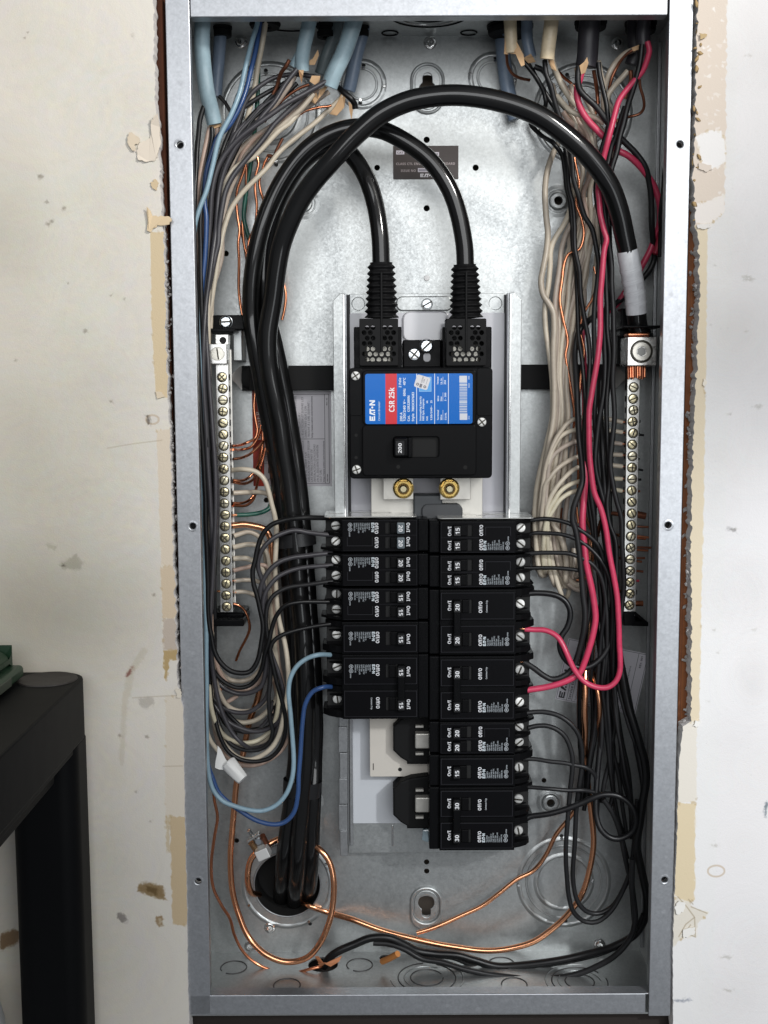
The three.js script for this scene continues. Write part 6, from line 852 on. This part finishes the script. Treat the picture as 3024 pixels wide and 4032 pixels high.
{
  const g = thing('ground_clamp', 'small bronze and steel ground clamp on the copper loop beside the conduit', 'clamp', at(1020, 3360, -84)), rod = (a, b, r, m, n) => part(g, n, tubeGeo([at(...a), at(...b)], r / 1000, 0, 0).g, m);
  rod([980, 3268, -70], [1014, 3322, -76], 1.5, zinc, 'bolt'); rod([1034, 3290, -72], [1054, 3330, -78], 2.2, ins.cud, 'bolt'); rod([988, 3318, -72], [1012, 3352, -78], 2.4, std(0.4, 0.26, 0.14, 0.4, 0.9), 'bolt');
  const bar = (p, w, h, d, rot, m, n) => { const q = new RoundedBoxGeometry(w, h, d, 2, 0.0006); q.rotateZ(rot); const c = at(...p); q.translate(c.x, c.y, c.z); part(g, n, q, m); };
  bar([998, 3295, -68], 0.012, 0.0022, 0.006, 0.6, alu, 'crossbar'); bar([1036, 3355, -72], 0.0105, 0.0085, 0.012, 0.42, std(0.8, 0.8, 0.78, 0.45, 0.6), 'jaw');
  const nut = new THREE.CylinderGeometry(0.0026, 0.0026, 0.003, 6); nut.rotateX(Math.PI / 2); const c = at(1018, 3312, -70); nut.translate(c.x, c.y, c.z); part(g, 'nut', nut, zinc);
}
{
  const t = thing('torn_cable_end', 'frayed orange brown paper at the opening in the box floor', 'paper scrap', at(1290, 3790, -66));
  for (const [pts, mm] of [[[[1240, 3764], [1256, 3760], [1276, 3786], [1258, 3794]], -64], [[[1280, 3784], [1346, 3762], [1336, 3780], [1302, 3798]], -62], [[[1252, 3786], [1286, 3780], [1262, 3812]], -63]]) { const e = extr(poly(pts.map(([a, b]) => { const p = at(a, b, mm); return [p.x, p.y]; })), mm / 1000, mm / 1000 + 0.0008), p = e.attributes.position; for (let i = 0; i < p.count; i++) p.setZ(i, p.getZ(i) + 0.008 * noise.noise(p.getX(i) * 100, p.getY(i) * 100, 2)); e.computeVertexNormals(); part(t, 'paper', e, std(0.5, 0.2, 0.09, 0.8)); }
  const a = [at(1506, 3786, -66), at(1530, 3776, -60), at(1566, 3756, -52)]; solo('insulated_wire', tubeGeo(a, 0.0026).g, std(0.55, 0.22, 0.06, 0.6), a[0], 'short orange brown wire end in the bottom slot', 'wire');
}
// ---------------------------------------------------------------- black shelf unit in front of the wall, lower left
{
  const blk = std(0.0025, 0.0028, 0.0034, 0.55, 0, { specularIntensity: 0.22, bumpMap: grain, bumpScale: 0.0002 });
  const xr = -0.2448, yt = -0.199, yb = -0.2425, zb = 0.008, g = thing('shelf_unit', 'black plastic shelf unit in front of the wall at lower left', 'shelf', V3(-0.275, -0.9, 0.035));
  const s = rrect(-0.62, -0.5, xr, -zb, 0.021), top = extr(s, 0, yt - yb, 0.0015); top.rotateX(-Math.PI / 2); top.translate(0, yb, 0); const sh = part(g, 'shelf_board', top, blk);
  const oval = lathe([[0, 0.3], [17, 0.3], [18.5, 0.9], [20, 0.9], [20.5, 0]], 0, 0, 0, 40); oval.rotateX(-Math.PI / 2); oval.translate(-0.2683, yt, 0.031); part(sh, 'post_socket', oval, std(0.026, 0.022, 0.02, 0.6));
  const rim = extr(rrect(-0.62, -0.5, xr - 0.003, -zb - 0.003, 0.019), 0, 0.006, 0.001); rim.rotateX(-Math.PI / 2); rim.translate(0, yb - 0.0058, 0); part(sh, 'under_rim', rim, blk);
  const leg = extr(rrect(-0.0232, -0.021, 0.0232, 0.021, 0.0125), -0.36, 0.36, 0.001); leg.rotateX(-Math.PI / 2); leg.translate(-0.2688, yb - 0.36, 0.031); part(g, 'leg', leg, blk);
  const beam = boxG(-0.61, yb - 0.022, 0.06, xr - 0.012, yb - 0.004, 0.5, 0.003); part(sh, 'under_beam', beam, blk);
  // green case with a translucent tray on the shelf
  const c = thing('tool_case', 'rounded green plastic case resting on the black shelf', 'case', V3(-0.36, yt + 0.0018, 0.1)), gr = std(0.006, 0.028, 0.011, 0.5);
  const q = extr(rrect(-0.45, yt + 0.008, -0.2915, yt + 0.0225, 0.009), 0.034, 0.24, 0.006); part(c, 'lid', q, gr); const body = part(c, 'body', extr(rrect(-0.45, yt + 0.0018, -0.2845, yt + 0.011, 0.003), 0.03, 0.26, 0.003), std(0.012, 0.036, 0.018, 0.4));
  const gp = boxG(-0.2848, yt + 0.003, 0.06, -0.2838, yt + 0.009, 0.22, 0.0004); part(body, 'grey_panel', gp, std(0.05, 0.06, 0.045, 0.5));
  // white tub behind the leg
  const w = new THREE.LatheGeometry([[0, 0.13], [0.03, 0.129], [0.046, 0.118], [0.05, 0.1], [0.051, -0.28], [0, -0.28]].map(([a, b]) => new THREE.Vector2(a, b)), 40); w.translate(-0.352, -0.545, 0.056); solo('white_tub', toCreasedNormals(w, 0.7), std(0.7, 0.7, 0.69, 0.45), V3(-0.352, -0.825, 0.056), 'white round topped tub behind the black shelf leg', 'tub');
}
// ---------------------------------------------------------------- shadows, picture
scene.traverse((o) => { if (o.isMesh) { o.castShadow = true; o.receiveShadow = true; } });
renderer.render(scene, camera);
